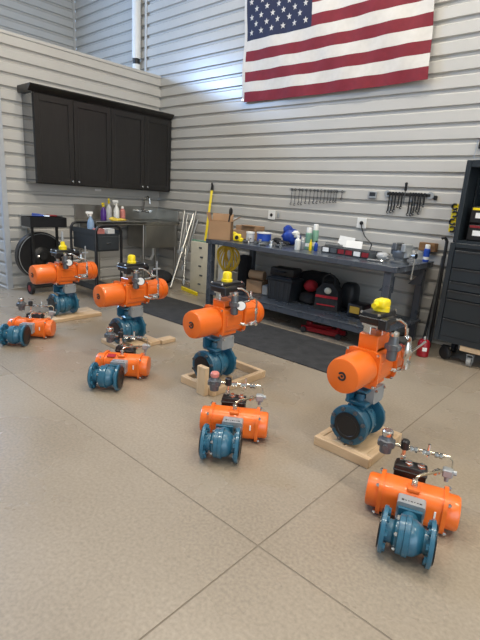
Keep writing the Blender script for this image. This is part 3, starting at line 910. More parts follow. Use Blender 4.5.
# blue tape roll with white top
x_, y_, z_ = onb(264, 238, 4.28)
t = thing('tape_spool', 'fat blue tape spool with white rim standing on small parts', 'spool', (x_, y_, z_))
MB().lathe([(0.085, 0), (0.085, 0.085), (0.06, 0.085)], (0, 0, 0.03), (0, 0, 1), 28).build('tape', M_BLUET, t)
MB().lathe([(0.092, 0), (0.092, 0.012), (0.05, 0.014), (0.045, 0.006)], (0, 0, 0.115), (0, 0, 1), 28).build('rim', M_WHITE, t)
MB().lathe([(0.07, 0), (0.07, 0.03)], (0, 0, 0.0), (0, 0, 1), 20).build('foot', M_BRKT, t)
# loose metal fittings
rnd = random.Random(3)
FITM = [MB().lathe([(0.018, 0), (0.018, 0.02), (0.012, 0.022), (0.012, 0.05), (0.02, 0.052), (0.02, 0.066)], (0, 0, 0), (0, 0, 1), 6).mesh('pipe_fitting', M_CHROME, 0),
        MB().cyl((0, 0, 0.015), (0.07, 0, 0.015), 0.014, n=8).lathe([(0.02, 0), (0.02, 0.02)], (0.03, 0, 0.016), (1, 0, 0), 6).mesh('pipe_fitting', M_GREYC, 0)]
spots = [(243, 4.02, 1), (249, 4.03, 0), (255, 4.02, 1), (260, 4.05, 0), (266, 4.06, 1), (271, 4.06, 0), (276, 4.10, 1), (258, 4.13, 1), (272, 4.16, 0), (280, 4.20, 1), (281, 4.08, 0)]
for i, (px_, Y, k) in enumerate(spots):
    x_, y_, z_ = onb(px_, 243, Y)
    o = bpy.data.objects.new('pipe_fitting', FITM[k]); COL.objects.link(o)
    o.location = (x_, y_, z_); o.rotation_euler = (0, 0, rnd.random() * 6)
    tag(o, ['loose upright steel hex fitting among parts before the blue tape spool', 'loose grey pipe fitting lying among parts before the blue tape spool'][k], 'fitting', 'loose fittings on the bench')
# black gloves
x_, y_, z_ = onb(281, 240, 4.33)
t = thing('work_gloves', 'pair of black work gloves crumpled beside the blue bag', 'gloves', (x_, y_, z_), 0.4)
MB().blob((0, 0, 0.03), (0.06, 0.045, 0.03), 12, 8, 0.12, 5).tube([(0.03, -0.02, 0.03), (0.08, -0.03, 0.03), (0.10, -0.04, 0.018)], [0.02, 0.014, 0.01]).tube([(0.03, 0.01, 0.03), (0.085, 0.01, 0.035), (0.11, 0.0, 0.018)], [0.02, 0.014, 0.01]).build('glove', M_BLKF, t)
MB().blob((-0.05, 0.03, 0.05), (0.055, 0.04, 0.03), 12, 8, 0.12, 9).tube([(-0.07, 0.04, 0.05), (-0.11, 0.06, 0.05), (-0.13, 0.06, 0.03)], [0.018, 0.013, 0.01]).build('glove', M_BLKF, t)
# blue bag
x_, y_, z_ = onb(291, 240, 4.50)
t = thing('plastic_bag', 'crumpled royal-blue plastic bag with pale print on workbench', 'bag', (x_, y_, z_), 0.5)
MB().blob((0, 0, 0.095), (0.115, 0.09, 0.095), 16, 10, 0.10, 2).blob((-0.045, 0.0, 0.17), (0.06, 0.05, 0.06), 12, 8, 0.18, 4).build('bag_body', M_BLUEF, t)
MB().blob((0.055, -0.045, 0.13), (0.05, 0.05, 0.045), 12, 8, 0.16, 8).build('print', M_WHITE, t)


def bottle(name, label, loc, r, h, m, capm, cat='bottle', group=None, neck=0.45):
    t = thing(name, label, cat, loc, 0, group)
    MB().lathe([(r * 0.92, 0), (r, r * 0.15), (r, h * 0.68), (r * neck, h * 0.82), (r * neck, h * 0.86)], (0, 0, 0), (0, 0, 1), 18).build('bottle_body', m, t)
    MB().lathe([(r * neck * 1.2, 0), (r * neck * 1.2, h * 0.11), (r * neck * 0.8, h * 0.14)], (0, 0, h * 0.86), (0, 0, 1), 14).build('cap', capm, t)
    return t


def spray_can(name, label, loc, r, h, m, capm):
    t = thing(name, label, 'can', loc)
    MB().lathe([(r * 0.95, 0), (r, 0.006), (r, h * 0.72), (r * 0.8, h * 0.76)], (0, 0, 0), (0, 0, 1), 18).build('can_body', m, t)
    MB().lathe([(r * 0.82, 0), (r * 0.82, h * 0.2), (r * 0.7, h * 0.24)], (0, 0, h * 0.76), (0, 0, 1), 16).build('cap', capm, t)
    MB().lathe([(r * 1.01, 0), (r * 1.01, h * 0.16)], (0, 0, h * 0.12), (0, 0, 1), 18).build('band', M_WHITE, t)
    return t


bottle('squeeze_bottle', 'small white squeeze bottle in front of the green cans', onb(297.5, 246, 4.12), 0.032, 0.15, M_WHITE, M_WHITE)
bottle('squeeze_bottle', 'small grey bottle between white squeeze bottle and green cans', onb(302.5, 246, 4.20), 0.024, 0.12, M_BRKT, M_WHITE)
spray_can('spray_can', 'green aerosol can with white cap, shorter of the two green cans', onb(308, 244, 4.34), 0.036, 0.235, M_GREEN, M_WHITE)
spray_can('spray_can', 'tall green aerosol can with white cap beside shorter green can', onb(314.5, 244, 4.42), 0.036, 0.275, M_GREEN, M_WHITE)
bottle('lubricant_bottle', 'slim yellow bottle standing before the tall green can', onb(310.5, 246, 4.20), 0.016, 0.12, M_YEL, M_YEL)
bottle('lubricant_bottle', 'slim blue bottle standing before the tall green can', onb(316, 246, 4.24), 0.020, 0.11, M_BLUET, M_BLKT)
# long parts tray with labelled bins
x_, y_, z_ = onb(347, 250, 4.18)
t = thing('parts_tray', 'long low tray of red and white labelled drawers on bench front', 'tray', (x_, y_, z_), -0.06)
MB().box((0, 0.02, 0.004), (0.56, 0.13, 0.008)).box((0, 0.085, 0.04), (0.56, 0.006, 0.08)).box((-0.28, 0.02, 0.035), (0.006, 0.13, 0.07)).box((0.28, 0.02, 0.035), (0.006, 0.13, 0.07)).build('tray_body', M_GREYC, t, 0)
for k, m in enumerate((M_PAPER, M_GREYC, M_DKRED, M_DKRED, M_PAPER, M_DKRED)):
    bn = MB().box((-0.232 + k * 0.093, 0.02, 0.042), (0.086, 0.115, 0.066), bev=0.004).build('bin', M_DKBOX, t)
    MB().box((-0.232 + k * 0.093, -0.039, 0.042), (0.074, 0.003, 0.044)).build('bin_label', m, bn, 0)
# grey power tools behind the tray
x_, y_, z_ = onb(334, 242, 4.55)
t = thing('air_wrench', 'grey pistol-grip air wrench lying behind the parts tray', 'tool', (x_, y_, z_), 0.3)
MB().cyl((-0.09, 0, 0.05), (0.06, 0, 0.05), 0.034, n=14).cyl((0.06, 0, 0.05), (0.10, 0, 0.05), 0.02, n=12).build('tool_body', M_GREYC, t)
MB().box((-0.06, -0.06, 0.035), (0.04, 0.12, 0.04), bev=0.01, seg=2).build('grip', M_BLKT, t)
# papers
x_, y_, z_ = onb(344, 240, 4.70)
t = thing('paper_sheets', 'white paper sheets propped against the wall behind the tray', 'paper', (x_, y_, z_), 0)
MB().box((0, 0.045, 0.075), (0.20, 0.003, 0.16), rot=(-0.38, 0.06, 0)).build('sheet', M_PAPER, t, 0)
x_, y_, z_ = onb(355, 243, 4.50)
solo(MB().prism([(-0.06, 0), (-0.055, 0), (0.0, 0.125), (0.055, 0), (0.06, 0), (0.0, 0.135)], (-0.09, 0, 0), (0, 1, 0), (0, 0, 1), 0.17), 'folded_card', M_PAPER, 'folded white card standing like a tent on the workbench', 'paper', (x_, y_, z_), 0.35, smooth=0)
# adapter and cord
x_, y_, z_ = onb(377, 243, 4.60)
t = thing('power_adapter', 'black power adapter with cord running up to the wall outlet', 'adapter', (x_, y_, z_), 0)
MB().box((0, 0, 0.025), (0.13, 0.07, 0.05), bev=0.008).box((0.11, 0.01, 0.02), (0.08, 0.06, 0.035), bev=0.008).build('adapter_body', M_BLACKP, t)
po = at_y(362, 223, YW - 0.03)
d_ = Vector((po.x - x_, po.y - y_, po.z - z_))
MB().tube([(-0.06, 0, 0.02), (-0.10, 0.05, 0.03), (-0.12, d_.y * 0.6, 0.10), (d_.x + 0.06, d_.y * 0.9, 0.18), (d_.x + 0.01, d_.y - 0.015, d_.z * 0.85), (d_.x, d_.y - 0.01, d_.z)], 0.006).build('cord', M_BLACKP, t)
MB().box((d_.x, d_.y - 0.012, d_.z), (0.035, 0.03, 0.035), bev=0.006).build('plug', M_BLACKP, t)
# vise
x_, y_, z_ = onb(401, 255, 4.22)
t = thing('bench_vise', 'grey cast-iron bench vise with hanging steel handle at bench end', 'vise', (x_, y_, z_), -0.25)
MB().lathe([(0.085, 0), (0.085, 0.018), (0.06, 0.03), (0.06, 0.05)], (0, 0, 0), (0, 0, 1), 20).box((0, 0.0, 0.085), (0.13, 0.10, 0.08), bev=0.015, seg=2).box((-0.045, 0, 0.155), (0.05, 0.125, 0.07), bev=0.008).box((-0.055, 0, 0.12), (0.09, 0.08, 0.09), bev=0.02, seg=2).build('vise_body', M_GREYC, t)
MB().box((0.055, 0, 0.150), (0.045, 0.125, 0.075), bev=0.008).prism([(0.03, 0.05), (0.10, 0.07), (0.09, 0.12), (0.07, 0.17), (0.04, 0.18)], (0, 0.04, 0), (1, 0, 0), (0, 0, 1), 0.08).build('moving_jaw', M_BRKT, t)
MB().cyl((0.08, 0, 0.09), (0.165, 0, 0.09), 0.016, n=12).cyl((0.14, 0, 0.09), (0.165, 0, 0.09), 0.024, n=12).build('screw', M_CHROME, t)
MB().cyl((0.155, 0, 0.135), (0.155, -0.01, -0.11), 0.007, n=8).cyl((0.155, 0, 0.135), (0.155, 0, 0.15), 0.012, n=8).cyl((0.155, -0.01, -0.11), (0.155, -0.01, -0.125), 0.012, n=8).build('handle', M_CHROME, t)
# clear bag of fittings beside the vise
x_, y_, z_ = onb(386, 252, 4.20)
solo(MB().blob((0, 0, 0.04), (0.07, 0.06, 0.04), 12, 8, 0.22, 12), 'parts_bag', M_CLEAR, 'small cloudy plastic bag of parts lying left of the vise', 'bag', (x_ - 0.055, y_ + 0.06, z_))
x_, y_, z_ = onb(376, 252, 4.08)
solo(MB().cyl((-0.07, 0, 0.012), (0.07, 0.0, 0.012), 0.010, n=10).cyl((0.05, 0, 0.012), (0.08, 0, 0.012), 0.012, n=6), 'steel_rod', M_CHROME, 'short shiny steel rod on bench beside the parts bag', 'rod', (x_, y_, z_), 0.2)
# blue spray can at the back corner, wood block on the wall
x_, y_, z_ = onb(428, 258, 4.70)
spray_can('spray_can', 'dark blue aerosol can at the rear bench corner under wood block', (x_ - 0.02, y_, z_), 0.03, 0.17, M_BLUET, M_WHITE)
p = at_y(428, 247, YW - 0.05)
solo(MB().box((0, 0, 0), (0.17, 0.075, 0.085), bev=0.004).box((0.03, -0.04, 0.03), (0.10, 0.02, 0.03)), 'wood_block', wood('brown_block', (0.18, 0.085, 0.03), (0.28, 0.15, 0.06), 3), 'brown wooden block fixed to the wall above the blue can', 'block', (p.x, YW - 0.040, p.z))

# ------------------------------------------------------------------ things on the wall
def wall_plate(px_, py_, label, sock=1):
    p = at_y(px_, py_, YW)
    t = thing('outlet_plate', label, 'outlet', (p.x, YW - 0.002, p.z))
    MB().box((0, -0.006, 0), (0.115, 0.012, 0.115), bev=0.003).build('plate', M_WHITE, t)
    MB().cyl((0.0, -0.012, 0.0), (0.0, -0.016, 0.0), 0.022, n=14).build('socket', M_BLACKP, t)
    return t


wall_plate(272, 215, 'white outlet plate on the wall above the blue tape spool')
wall_plate(362, 223, 'white outlet plate on wall with black cord plugged into it')
p = at_y(373, 195, YW)
t = thing('thermostat', 'small wall box with dark screen between the two tool rails', 'controller', (p.x, YW - 0.002, p.z))
MB().box((0, -0.012, 0), (0.10, 0.024, 0.075), bev=0.005).build('case', M_BRKT, t)
MB().box((0.005, -0.0245, 0.008), (0.07, 0.003, 0.04)).build('screen', M_DKBOX, t)
p = at_y(436, 198, YW)
solo(MB().box((0, -0.012, 0), (0.035, 0.024, 0.045), bev=0.006).cyl((0, -0.02, 0.0), (0, -0.03, 0.0), 0.008, n=8), 'wall_hook', M_BLACKP, 'tiny black hook on the wall right of the black tool bar', 'hook', (p.x, YW - 0.002, p.z))
p = at_y(279, 215, YW)
solo(MB().box((0, -0.010, 0), (0.03, 0.02, 0.05), bev=0.004), 'wall_clip', M_BRKT, 'tiny grey clip on the wall beside the outlet plate', 'clip', (p.x, YW - 0.002, p.z))


def wrench_mesh(L, m, w_=0.009):
    w = MB()
    w.box((0, 0, -L / 2), (w_, 0.006, L * 0.9), bev=0.002)
    w.ring((0, 0, -0.008), (0, 1, 0), 0.012, 0.005, 12, 6)
    w.ring((0, 0, -L + 0.002), (0, 1, 0), 0.012, 0.005, 10, 6, 0.7 + PI, 2 * PI - 0.7 + PI)
    return w.mesh('wrench', m, 40)


r0, r1 = at_y(289, 189.5, YW - 0.02), at_y(345, 191, YW - 0.02)
solo(MB().box(((r1.x - r0.x) / 2, 0, 0), (r1.x - r0.x, 0.008, 0.010), bev=0.002), 'wrench_rail', M_BRKT, 'thin grey wall rail holding the row of steel wrenches', 'rail', (r0.x, YW - 0.007, 1.505))
pxs = [291.5, 295, 299, 302, 306, 310, 314, 317.5, 321, 324.5, 328, 331, 334, 336.5, 342]
lens = [0.185, 0.19, 0.175, 0.175, 0.16, 0.16, 0.15, 0.15, 0.14, 0.14, 0.135, 0.13, 0.125, 0.12, 0.09]
WM = [wrench_mesh(L, M_TOOLST) for L in lens]
for i, px_ in enumerate(pxs):
    q = at_y(px_, 190, YW - 0.03)
    o = bpy.data.objects.new('wrench', WM[i]); COL.objects.link(o)
    o.location = (q.x, YW - 0.020, 1.505)
    lab = 'steel combination wrench hanging in the row on the thin wall rail'
    if i == 0: lab = 'steel wrench at the cardboard-box end of the wall rail'
    if i == 14: lab = 'shortest steel wrench, hanging apart at the end of the wall rail'
    tag(o, lab, 'wrench', 'steel wrenches on the wall rail')
b0, b1 = at_y(387, 193.5, YW - 0.02), at_y(430, 197, YW - 0.02)
t = thing('tool_bar', 'black magnetic bar on the wall with round ends holding dark tools', 'rail', ((b0.x + b1.x) / 2, YW - 0.001, 1.497))
lw = (b1.x - b0.x) / 2
MB().box((0, -0.010, 0), (2 * lw, 0.018, 0.03), bev=0.003).build('bar', M_BLKT, t)
for sg in (-1, 1):
    MB().cyl((sg * lw, -0.001, 0), (sg * lw, -0.014, 0), 0.035, n=18).build('end_disc', M_BRKT, t)
tl = [(389.5, 0.19), (392.5, 0.185), (395.5, 0.175), (399, 0.13), (402, 0.14), (410, 0.20), (413, 0.20), (415.5, 0.19), (418.5, 0.16), (421, 0.18), (424.5, 0.11)]
for i, (px_, L) in enumerate(tl):
    q = at_y(px_, 196, YW - 0.03)
    o = bpy.data.objects.new('wrench', wrench_mesh(L, M_BLKT, 0.017)); COL.objects.link(o)
    o.location = (q.x, YW - 0.026, 1.51); o.scale = (0.95, 1.0, 1.08)
    tag(o, 'black wrench hanging from the magnetic bar with round ends' if i not in (3, 4, 10) else ['short black wrench next to the upright screwdriver on magnetic bar', 'short black wrench next to the upright screwdriver on magnetic bar', 'shortest black wrench at the tool-chest end of magnetic bar'][(3, 4, 10).index(i)], 'wrench', 'black wrenches on the magnetic bar')
q = at_y(405.5, 190, YW - 0.03)
t = thing('screwdriver', 'black-handled screwdriver held upright across the magnetic bar', 'screwdriver', (q.x, YW - 0.028, 1.40))
MB().cyl((0, 0, 0), (0, 0, 0.13), 0.005, n=8).build('shank', M_TOOLST, t)
MB().lathe([(0.008, 0), (0.014, 0.01), (0.012, 0.05), (0.015, 0.08), (0.008, 0.088)], (0, 0, 0.13), (0, 0, 1), 10).build('handle', M_BLACKP, t)
# yellow strip with black hooks beside the tool chest
p = at_y(453, 218, YW - 0.02)
t = thing('tool_holder', 'yellow wall strip with black loops beside the tool chest', 'holder', (p.x, YW - 0.001, p.z))
MB().box((0, -0.006, 0), (0.055, 0.010, 0.27), bev=0.003).build('strip', M_YEL, t)
for k, zz in enumerate((-0.105, -0.035, 0.04, 0.11)):
    MB().ring((0.0 if k % 2 else 0.01, -0.02, zz), (0, 1, 0), 0.026, 0.009, 14, 6, 0.5 + (k % 2) * PI, 5.3 + (k % 2) * PI).build('loop', M_BLACKP, t)

# ------------------------------------------------------------------ tool chest
TX0, TX1, TY0, TY1 = -1.36, -0.33, 4.30, 4.79
t = thing('tool_chest', 'charcoal steel tool chest with drawers and open upper hutch', 'tool chest', ((TX0 + TX1) / 2, (TY0 + TY1) / 2, 0))
tw, td = (TX1 - TX0) / 2, (TY1 - TY0) / 2
Z0, ZM, ZT = 0.19, 1.09, 1.79
MB().box((0, 0.012, (Z0 + ZM) / 2), (2 * tw, 2 * td - 0.024, ZM - Z0), bev=0.006).box((-tw + 0.022, -td + 0.008, (Z0 + ZM) / 2), (0.044, 0.018, ZM - Z0), bev=0.003).box((tw - 0.022, -td + 0.008, (Z0 + ZM) / 2), (0.044, 0.018, ZM - Z0), bev=0.003).box((0, -td + 0.008, Z0 + 0.03), (2 * tw - 0.09, 0.018, 0.06), bev=0.003).box((0, -td + 0.008, ZM - 0.02), (2 * tw - 0.09, 0.018, 0.04), bev=0.003).build('cabinet_body', M_TBOX, t)
zl = [at_y(455, 249.8, TY0).z, at_y(451, 267.3, TY0).z, at_y(449, 280.5, TY0).z, at_y(447, 289.2, TY0).z, at_y(446, 298, TY0).z, at_y(443, 317.7, TY0).z, Z0 + 0.055]
for k in range(6):
    a, b_ = zl[k], zl[k + 1]
    dr = MB().box((0, -td + 0.004, (a + b_) / 2), (2 * tw - 0.10, 0.02, a - b_ - 0.008), bev=0.004).build('drawer', M_TBOX, t)
    MB().box((0, -td - 0.0075, a - 0.015), (2 * tw - 0.13, 0.004, 0.018)).build('drawer_gap_shade', M_RUB, dr)  # flush black strip, painted as the shaded gap along the drawer top
for sg in (-1, 1):
    MB().box((sg * (tw - 0.02), 0.02, (ZM + ZT) / 2), (0.04, 2 * td - 0.06, ZT - ZM - 0.002), bev=0.004).build('hutch_side', M_TBOX, t)
MB().box((0, 0.02, ZT - 0.03), (2 * tw - 0.081, 2 * td - 0.06, 0.06), bev=0.004).build('hutch_top', M_TBOX, t)
MB().box((0, td - 0.03, (ZM + ZT) / 2), (2 * tw - 0.081, 0.02, ZT - ZM - 0.07)).build('hutch_back', M_TBOX, t)
MB().box((0, 0.02, ZM + 0.012), (2 * tw - 0.081, 2 * td - 0.06, 0.022)).build('hutch_floor', M_TBOX, t)
MB().prism([(0, 0), (0.16, 0), (0.0, 0.42)], (-tw + 0.045, td - 0.20, ZM + 0.16), (0, 1, 0), (0, 0, 1), 0.012).build('hutch_brace', M_TBOX, t)
MB().box((0.09, -0.02, ZT - 0.034), (0.05, 2 * td - 0.02, 0.02)).build('lock_bar', M_BLKT, t)
MB().box((0.075, -0.02, Z0 - 0.026), (2 * tw - 0.33, 2 * td - 0.06, 0.05), bev=0.003).build('dolly_board', M_PINE, t)


def caster(t, x, y, wm, r, fork, turn=False):
    if turn:
        c = MB().lathe([(r * 0.9, -0.018), (r, -0.012), (r, 0.012), (r * 0.9, 0.018)], (x, y, r + 0.001), (0.5, 1, 0), 20).build('caster', wm, t)
        MB().box((x, y, r + 0.066), (0.07, 0.06, 0.008)).box((x, y + 0.026, r + 0.03), (0.04, 0.006, 0.08)).build('fork', fork, c)
        return
    c = MB().cyl((x - 0.018, y, r + 0.001), (x + 0.018, y, r + 0.001), r, n=20).build('caster', wm, t)
    MB().box((x - 0.026, y, r + 0.03), (0.006, 0.04, 0.08), bev=0.002).box((x + 0.026, y, r + 0.03), (0.006, 0.04, 0.08), bev=0.002).box((x, y + 0.0, r + 0.070), (0.06, 0.06, 0.008)).build('fork', fork, c)
    MB().cyl((x - 0.021, y, r + 0.001), (x + 0.021, y, r + 0.001), r * 0.35, n=12).build('hub', fork, c)


caster(t, (-1.03 - (TX0 + TX1) / 2), 4.36 - (TY0 + TY1) / 2, M_TOOLW, 0.043, M_BRKT)
caster(t, -tw + 0.10, -td + 0.09, M_RUB, 0.062, M_BLKT, True)
caster(t, -tw + 0.09, td - 0.09, M_RUB, 0.06, M_BLKT)
caster(t, tw - 0.09, -td + 0.09, M_RUB, 0.06, M_BLKT)
caster(t, tw - 0.09, td - 0.09, M_RUB, 0.06, M_BLKT)
# charger units in the hutch
cx0 = at_y(476, 222, 4.42).x
for k, zz in enumerate((ZM + 0.0235, ZM + 0.1745)):
    t = thing('battery_charger', ['black battery charger with white label, lower of two in hutch', 'black battery charger with white label and yellow top, stacked uppermost in hutch'][k], 'charger', (cx0 + 0.05, 4.50, zz))
    MB().box((0, 0, 0.072), (0.22, 0.18, 0.145), bev=0.012).build('case', M_BLACKP, t)
    MB().box((0.01, -0.0905, 0.07), (0.14, 0.004, 0.045)).build('label_plate', M_PAPER, t)
    MB().box((0, -0.0905, 0.125), (0.18, 0.004, 0.02)).build('stripe', M_YEL if k else M_DKRED, t)
# small dark hanging bracket on the wall above the chest
p = at_y(479, 145, YW - 0.04)
t = thing('wire_hanger', 'dark wire hanger on wall just above the tool chest', 'hanger', (p.x, YW - 0.002, p.z))
MB().box((0.02, -0.015, 0.02), (0.05, 0.03, 0.10), bev=0.004).build('hanger_body', M_BLKT, t)
MB().tube([(-0.02, -0.02, 0.05), (-0.025, -0.02, -0.04), (-0.03, -0.02, -0.12)], 0.004).build('wire', M_BRKT, t)

# long dark bars leaning between bench and chest
BARS = [((447, 241), (430, 342), 0.016, M_BLKT, 'black pry bar with hooked top leaning on wall beside the tool chest'),
        ((443, 256), (427, 340), 0.013, M_TOOLST, 'bare steel bar leaning on wall beside the hooked pry bar'),
        ((440, 275), (423, 338), 0.013, M_BLKT, 'short black bar leaning on wall near the bench end')]
for k, (a, b_, r_, m, lab) in enumerate(BARS):
    tp = at_y(*a, YW - 0.05)
    bt = Vector((at_y(*b_, 4.62 - 0.03 * k).x, 4.62 - 0.03 * k, 0.006))
    d = tp - bt
    mb = MB().tube([(0, 0, 0), tuple(d * 0.5), tuple(d)], r_)
    if k == 0:
        mb.tube([tuple(d), tuple(d + Vector((-0.02, -0.01, 0.03))), tuple(d + Vector((-0.05, -0.01, 0.02)))], r_)
    solo(mb, 'pry_bar', m, lab, 'bar', bt)
# red canister
p = at_z(424, 361, 0)
t = thing('gas_canister', 'shiny red canister on floor between workbench leg and tool chest', 'canister', (-1.435, 4.30, 0.0005))
MB().lathe([(0.05, 0), (0.056, 0.006), (0.056, 0.13), (0.045, 0.155), (0.02, 0.165)], (0, 0, 0), (0, 0, 1), 22).build('canister_body', M_RED, t)
MB().lathe([(0.016, 0), (0.016, 0.03), (0.010, 0.034)], (0, 0, 0.165), (0, 0, 1), 12).build('cap', M_CHROME, t)
MB().box((0.03, -0.047, 0.08), (0.04, 0.006, 0.035), rot=(0, 0, 0.55)).build('sticker', M_PAPER, t)  # white patch painted as the glint on the shiny red body

# ------------------------------------------------------------------ under the bench
def onshelf(px_, Y):
    return (at_y(px_, 295, Y).x, Y, SH + 0.0005)


# yellow hose coil hanging
x_ = at_y(228, 262, 4.25).x
t = thing('air_hose', 'coiled yellow air hose hanging under the workbench', 'hose', (x_, 4.25, SH))
hk = MB()
rnd = random.Random(5)
for k in range(7):
    R_ = 0.10 + 0.02 * rnd.random()
    pts = []
    for i in range(25):
        a = 2 * PI * i / 24
        pts.append((R_ * math.sin(a) + 0.012 * (k - 3), 0.012 * (k - 3) + 0.03 * math.sin(2 * a + k), 0.36 + R_ * 1.35 * math.cos(a)))
    MB().tube(pts, 0.012, 6).build('coil', mat('yellow_hose', (0.72, 0.46, 0.03), 0.45), t)
MB().tube([(0, 0, 0.48), (0, 0, 0.53), (0.02, 0, BZ - SH - 0.02)], 0.007, 6).build('hook', M_BLKT, t)
# white roll next to hose
x_ = at_y(217, 275, 4.5).x
solo(MB().lathe([(0.085, 0), (0.09, 0.01), (0.09, 0.74), (0.03, 0.745), (0.028, 0.70)], (0, 0, 0), (0, 0, 1), 22), 'plastic_roll', M_WHITE, 'white roll of plastic sheet standing on floor between cream cabinet and bench', 'roll', (x_ + 0.02, 4.62, 0.0005))
# cartons
solo(MB().box((0, 0, 0.075), (0.22, 0.20, 0.15), bev=0.004), 'carton', M_CARD, 'brown carton on bench shelf beside the dark tote', 'box', onshelf(257, 4.35), 0.2)
x_, y_, z_ = onshelf(256, 4.35)
solo(MB().cyl((-0.10, 0, 0.056), (0.10, 0, 0.056), 0.055, n=18).cyl((-0.101, 0, 0.056), (0.101, 0, 0.056), 0.02, n=12), 'paper_roll', M_CARD2, 'brown paper roll lying on top of the carton on bench shelf', 'roll', (x_, y_, z_ + 0.151), 0.2)
solo(MB().box((0, 0, 0.06), (0.08, 0.12, 0.12), bev=0.01), 'small_case', M_BRKT, 'small grey case on shelf between carton and dark tote', 'case', onshelf(266.5, 4.30), 0.2)
# dark tote with ribs and lid
t = thing('storage_tote', 'dark grey ribbed storage tote with lid on the bench shelf', 'tote', onshelf(284, 4.28), 0.05)
tt = MB().prism([(-0.145, 0), (0.145, 0), (0.165, 0.235), (-0.165, 0.235)], (0, 0.12, 0), (1, 0, 0), (0, 0, 1), 0.24)
for k in range(-2, 3):
    tt.box((k * 0.062, -0.122, 0.12), (0.016, 0.012, 0.20), bev=0.003)
tt.build('tote_body', M_DKBOX, t, 0)
MB().box((0, 0, 0.245), (0.35, 0.27, 0.03), bev=0.008).box((0, 0, 0.265), (0.28, 0.20, 0.02), bev=0.006).build('lid', M_DKBOX, t)
x_, y_, z_ = onshelf(284, 4.28)
t = thing('black_case', 'black plastic carry case lying on top of the dark tote', 'case', (x_, y_, z_ + 0.2755), 0.1)
MB().box((0, 0, 0.05), (0.32, 0.20, 0.10), bev=0.02, seg=2).build('case_body', M_BLACKP, t)
MB().tube([(-0.06, -0.10, 0.06), (-0.055, -0.135, 0.06), (0.055, -0.135, 0.06), (0.06, -0.10, 0.06)], 0.009).build('handle', M_BLACKP, t)
# red ball-like bag on dark bag
t = thing('red_bundle', 'round red cloth bundle resting on black bag under workbench', 'bundle', tuple(Vector(onshelf(310, 4.36)) + Vector((0, 0, 0.135))), 0)
MB().blob((0, 0, 0.07), (0.085, 0.075, 0.07), 14, 9, 0.08, 21).build('cloth', M_REDF, t)
solo(MB().blob((0, 0, 0.068), (0.12, 0.10, 0.068), 14, 9, 0.08, 22, 0.7), 'cloth_bag', M_BLKF, 'low black cloth bag on shelf beneath the red bundle', 'bag', onshelf(310, 4.36))
# tool bag with red trim
t = thing('tool_bag', 'black tool bag with red trim band and arched handle under bench', 'bag', onshelf(329, 4.30), 0.25)
MB().prism([(-0.13, 0), (0.13, 0), (0.12, 0.22), (0.05, 0.30), (-0.05, 0.30), (-0.12, 0.22)], (0, 0.09, 0), (1, 0, 0), (0, 0, 1), 0.18).build('bag_body', M_BLKF, t, 0)
MB().box((0, -0.092, 0.15), (0.245, 0.008, 0.028), bev=0.002).box((0.0, -0.092, 0.06), (0.20, 0.01, 0.012)).build('trim_band', M_REDF, t)
MB().tube([(-0.07, -0.05, 0.28), (-0.06, -0.05, 0.36), (0.0, -0.05, 0.40), (0.06, -0.05, 0.36), (0.07, -0.05, 0.28)], 0.010).build('handle', M_BLKF, t)
MB().blob((0.01, -0.10, 0.22), (0.04, 0.02, 0.035), 10, 6).build('pocket', M_CREAM, t)
solo(MB().blob((0, 0, 0.15), (0.09, 0.10, 0.15), 14, 9, 0.05, 31, 0.55), 'backpack', M_DKBOX, 'grey upright backpack beside the red-trimmed tool bag', 'bag', onshelf(350, 4.52))
t = thing('drill_case', 'dark case with yellow latch panel on bench shelf', 'case', onshelf(361, 4.30), 0)
MB().box((0, 0, 0.07), (0.17, 0.20, 0.14), bev=0.015, seg=2).build('case_body', M_BLACKP, t)
MB().box((0.0, -0.102, 0.08), (0.11, 0.006, 0.07), bev=0.002).build('latch_panel', mat('dull_yellow', (0.38, 0.24, 0.03), 0.5), t)
t = thing('red_toolbox', 'small dark red metal box on shelf near the bench end leg', 'toolbox', onshelf(383, 4.50), 0.3)
MB().box((0, 0, 0.06), (0.15, 0.14, 0.12), bev=0.012, seg=2).build('box_body', M_RED, t)
MB().tube([(-0.04, 0, 0.12), (-0.04, 0, 0.145), (0.04, 0, 0.145), (0.04, 0, 0.12)], 0.007).build('handle', M_BLKT, t)
solo(MB().blob((0, 0, 0.17), (0.26, 0.11, 0.17), 16, 9, 0.06, 61, 0.6), 'duffel_bag', M_BLKF, 'large black duffel bag on shelf behind the red bundle', 'bag', onshelf(317, 4.63))
solo(MB().box((0, 0, 0.20), (0.16, 0.12, 0.40), bev=0.03, seg=2), 'folded_tarp', M_BLKF, 'tall folded black tarp standing between yellow hose and cartons', 'tarp', onshelf(243, 4.52), 0.1)
# red trolley jack on floor
t = thing('trolley_jack', 'low red trolley jack on floor under front of the workbench', 'jack', (-2.42, 4.12, 0.0), 0.15)
MB().box((-0.02, -0.06, 0.045), (0.46, 0.018, 0.05), bev=0.004).box((-0.02, 0.06, 0.045), (0.46, 0.018, 0.05), bev=0.004).box((0.10, 0, 0.06), (0.14, 0.11, 0.06), bev=0.01).build('jack_frame', M_RED, t)
MB().prism([(-0.2, 0.05), (0.08, 0.06), (0.08, 0.10), (-0.18, 0.09)], (0, 0.02, 0), (1, 0, 0), (0, 0, 1), 0.04).cyl((-0.18, 0, 0.09), (-0.18, 0, 0.115), 0.035, n=16).build('lift_arm', M_RED, t)
MB().cyl((0.14, 0, 0.08), (0.16, 0, 0.16), 0.018, n=12).build('handle_socket', M_RED, t)
for wx, wy in ((-0.21, -0.085), (-0.21, 0.085), (0.19, -0.085), (0.19, 0.085)):
    MB().cyl((wx, wy - 0.014, 0.032), (wx, wy + 0.014, 0.032), 0.0315, n=16).build('wheel', M_RUB, t)

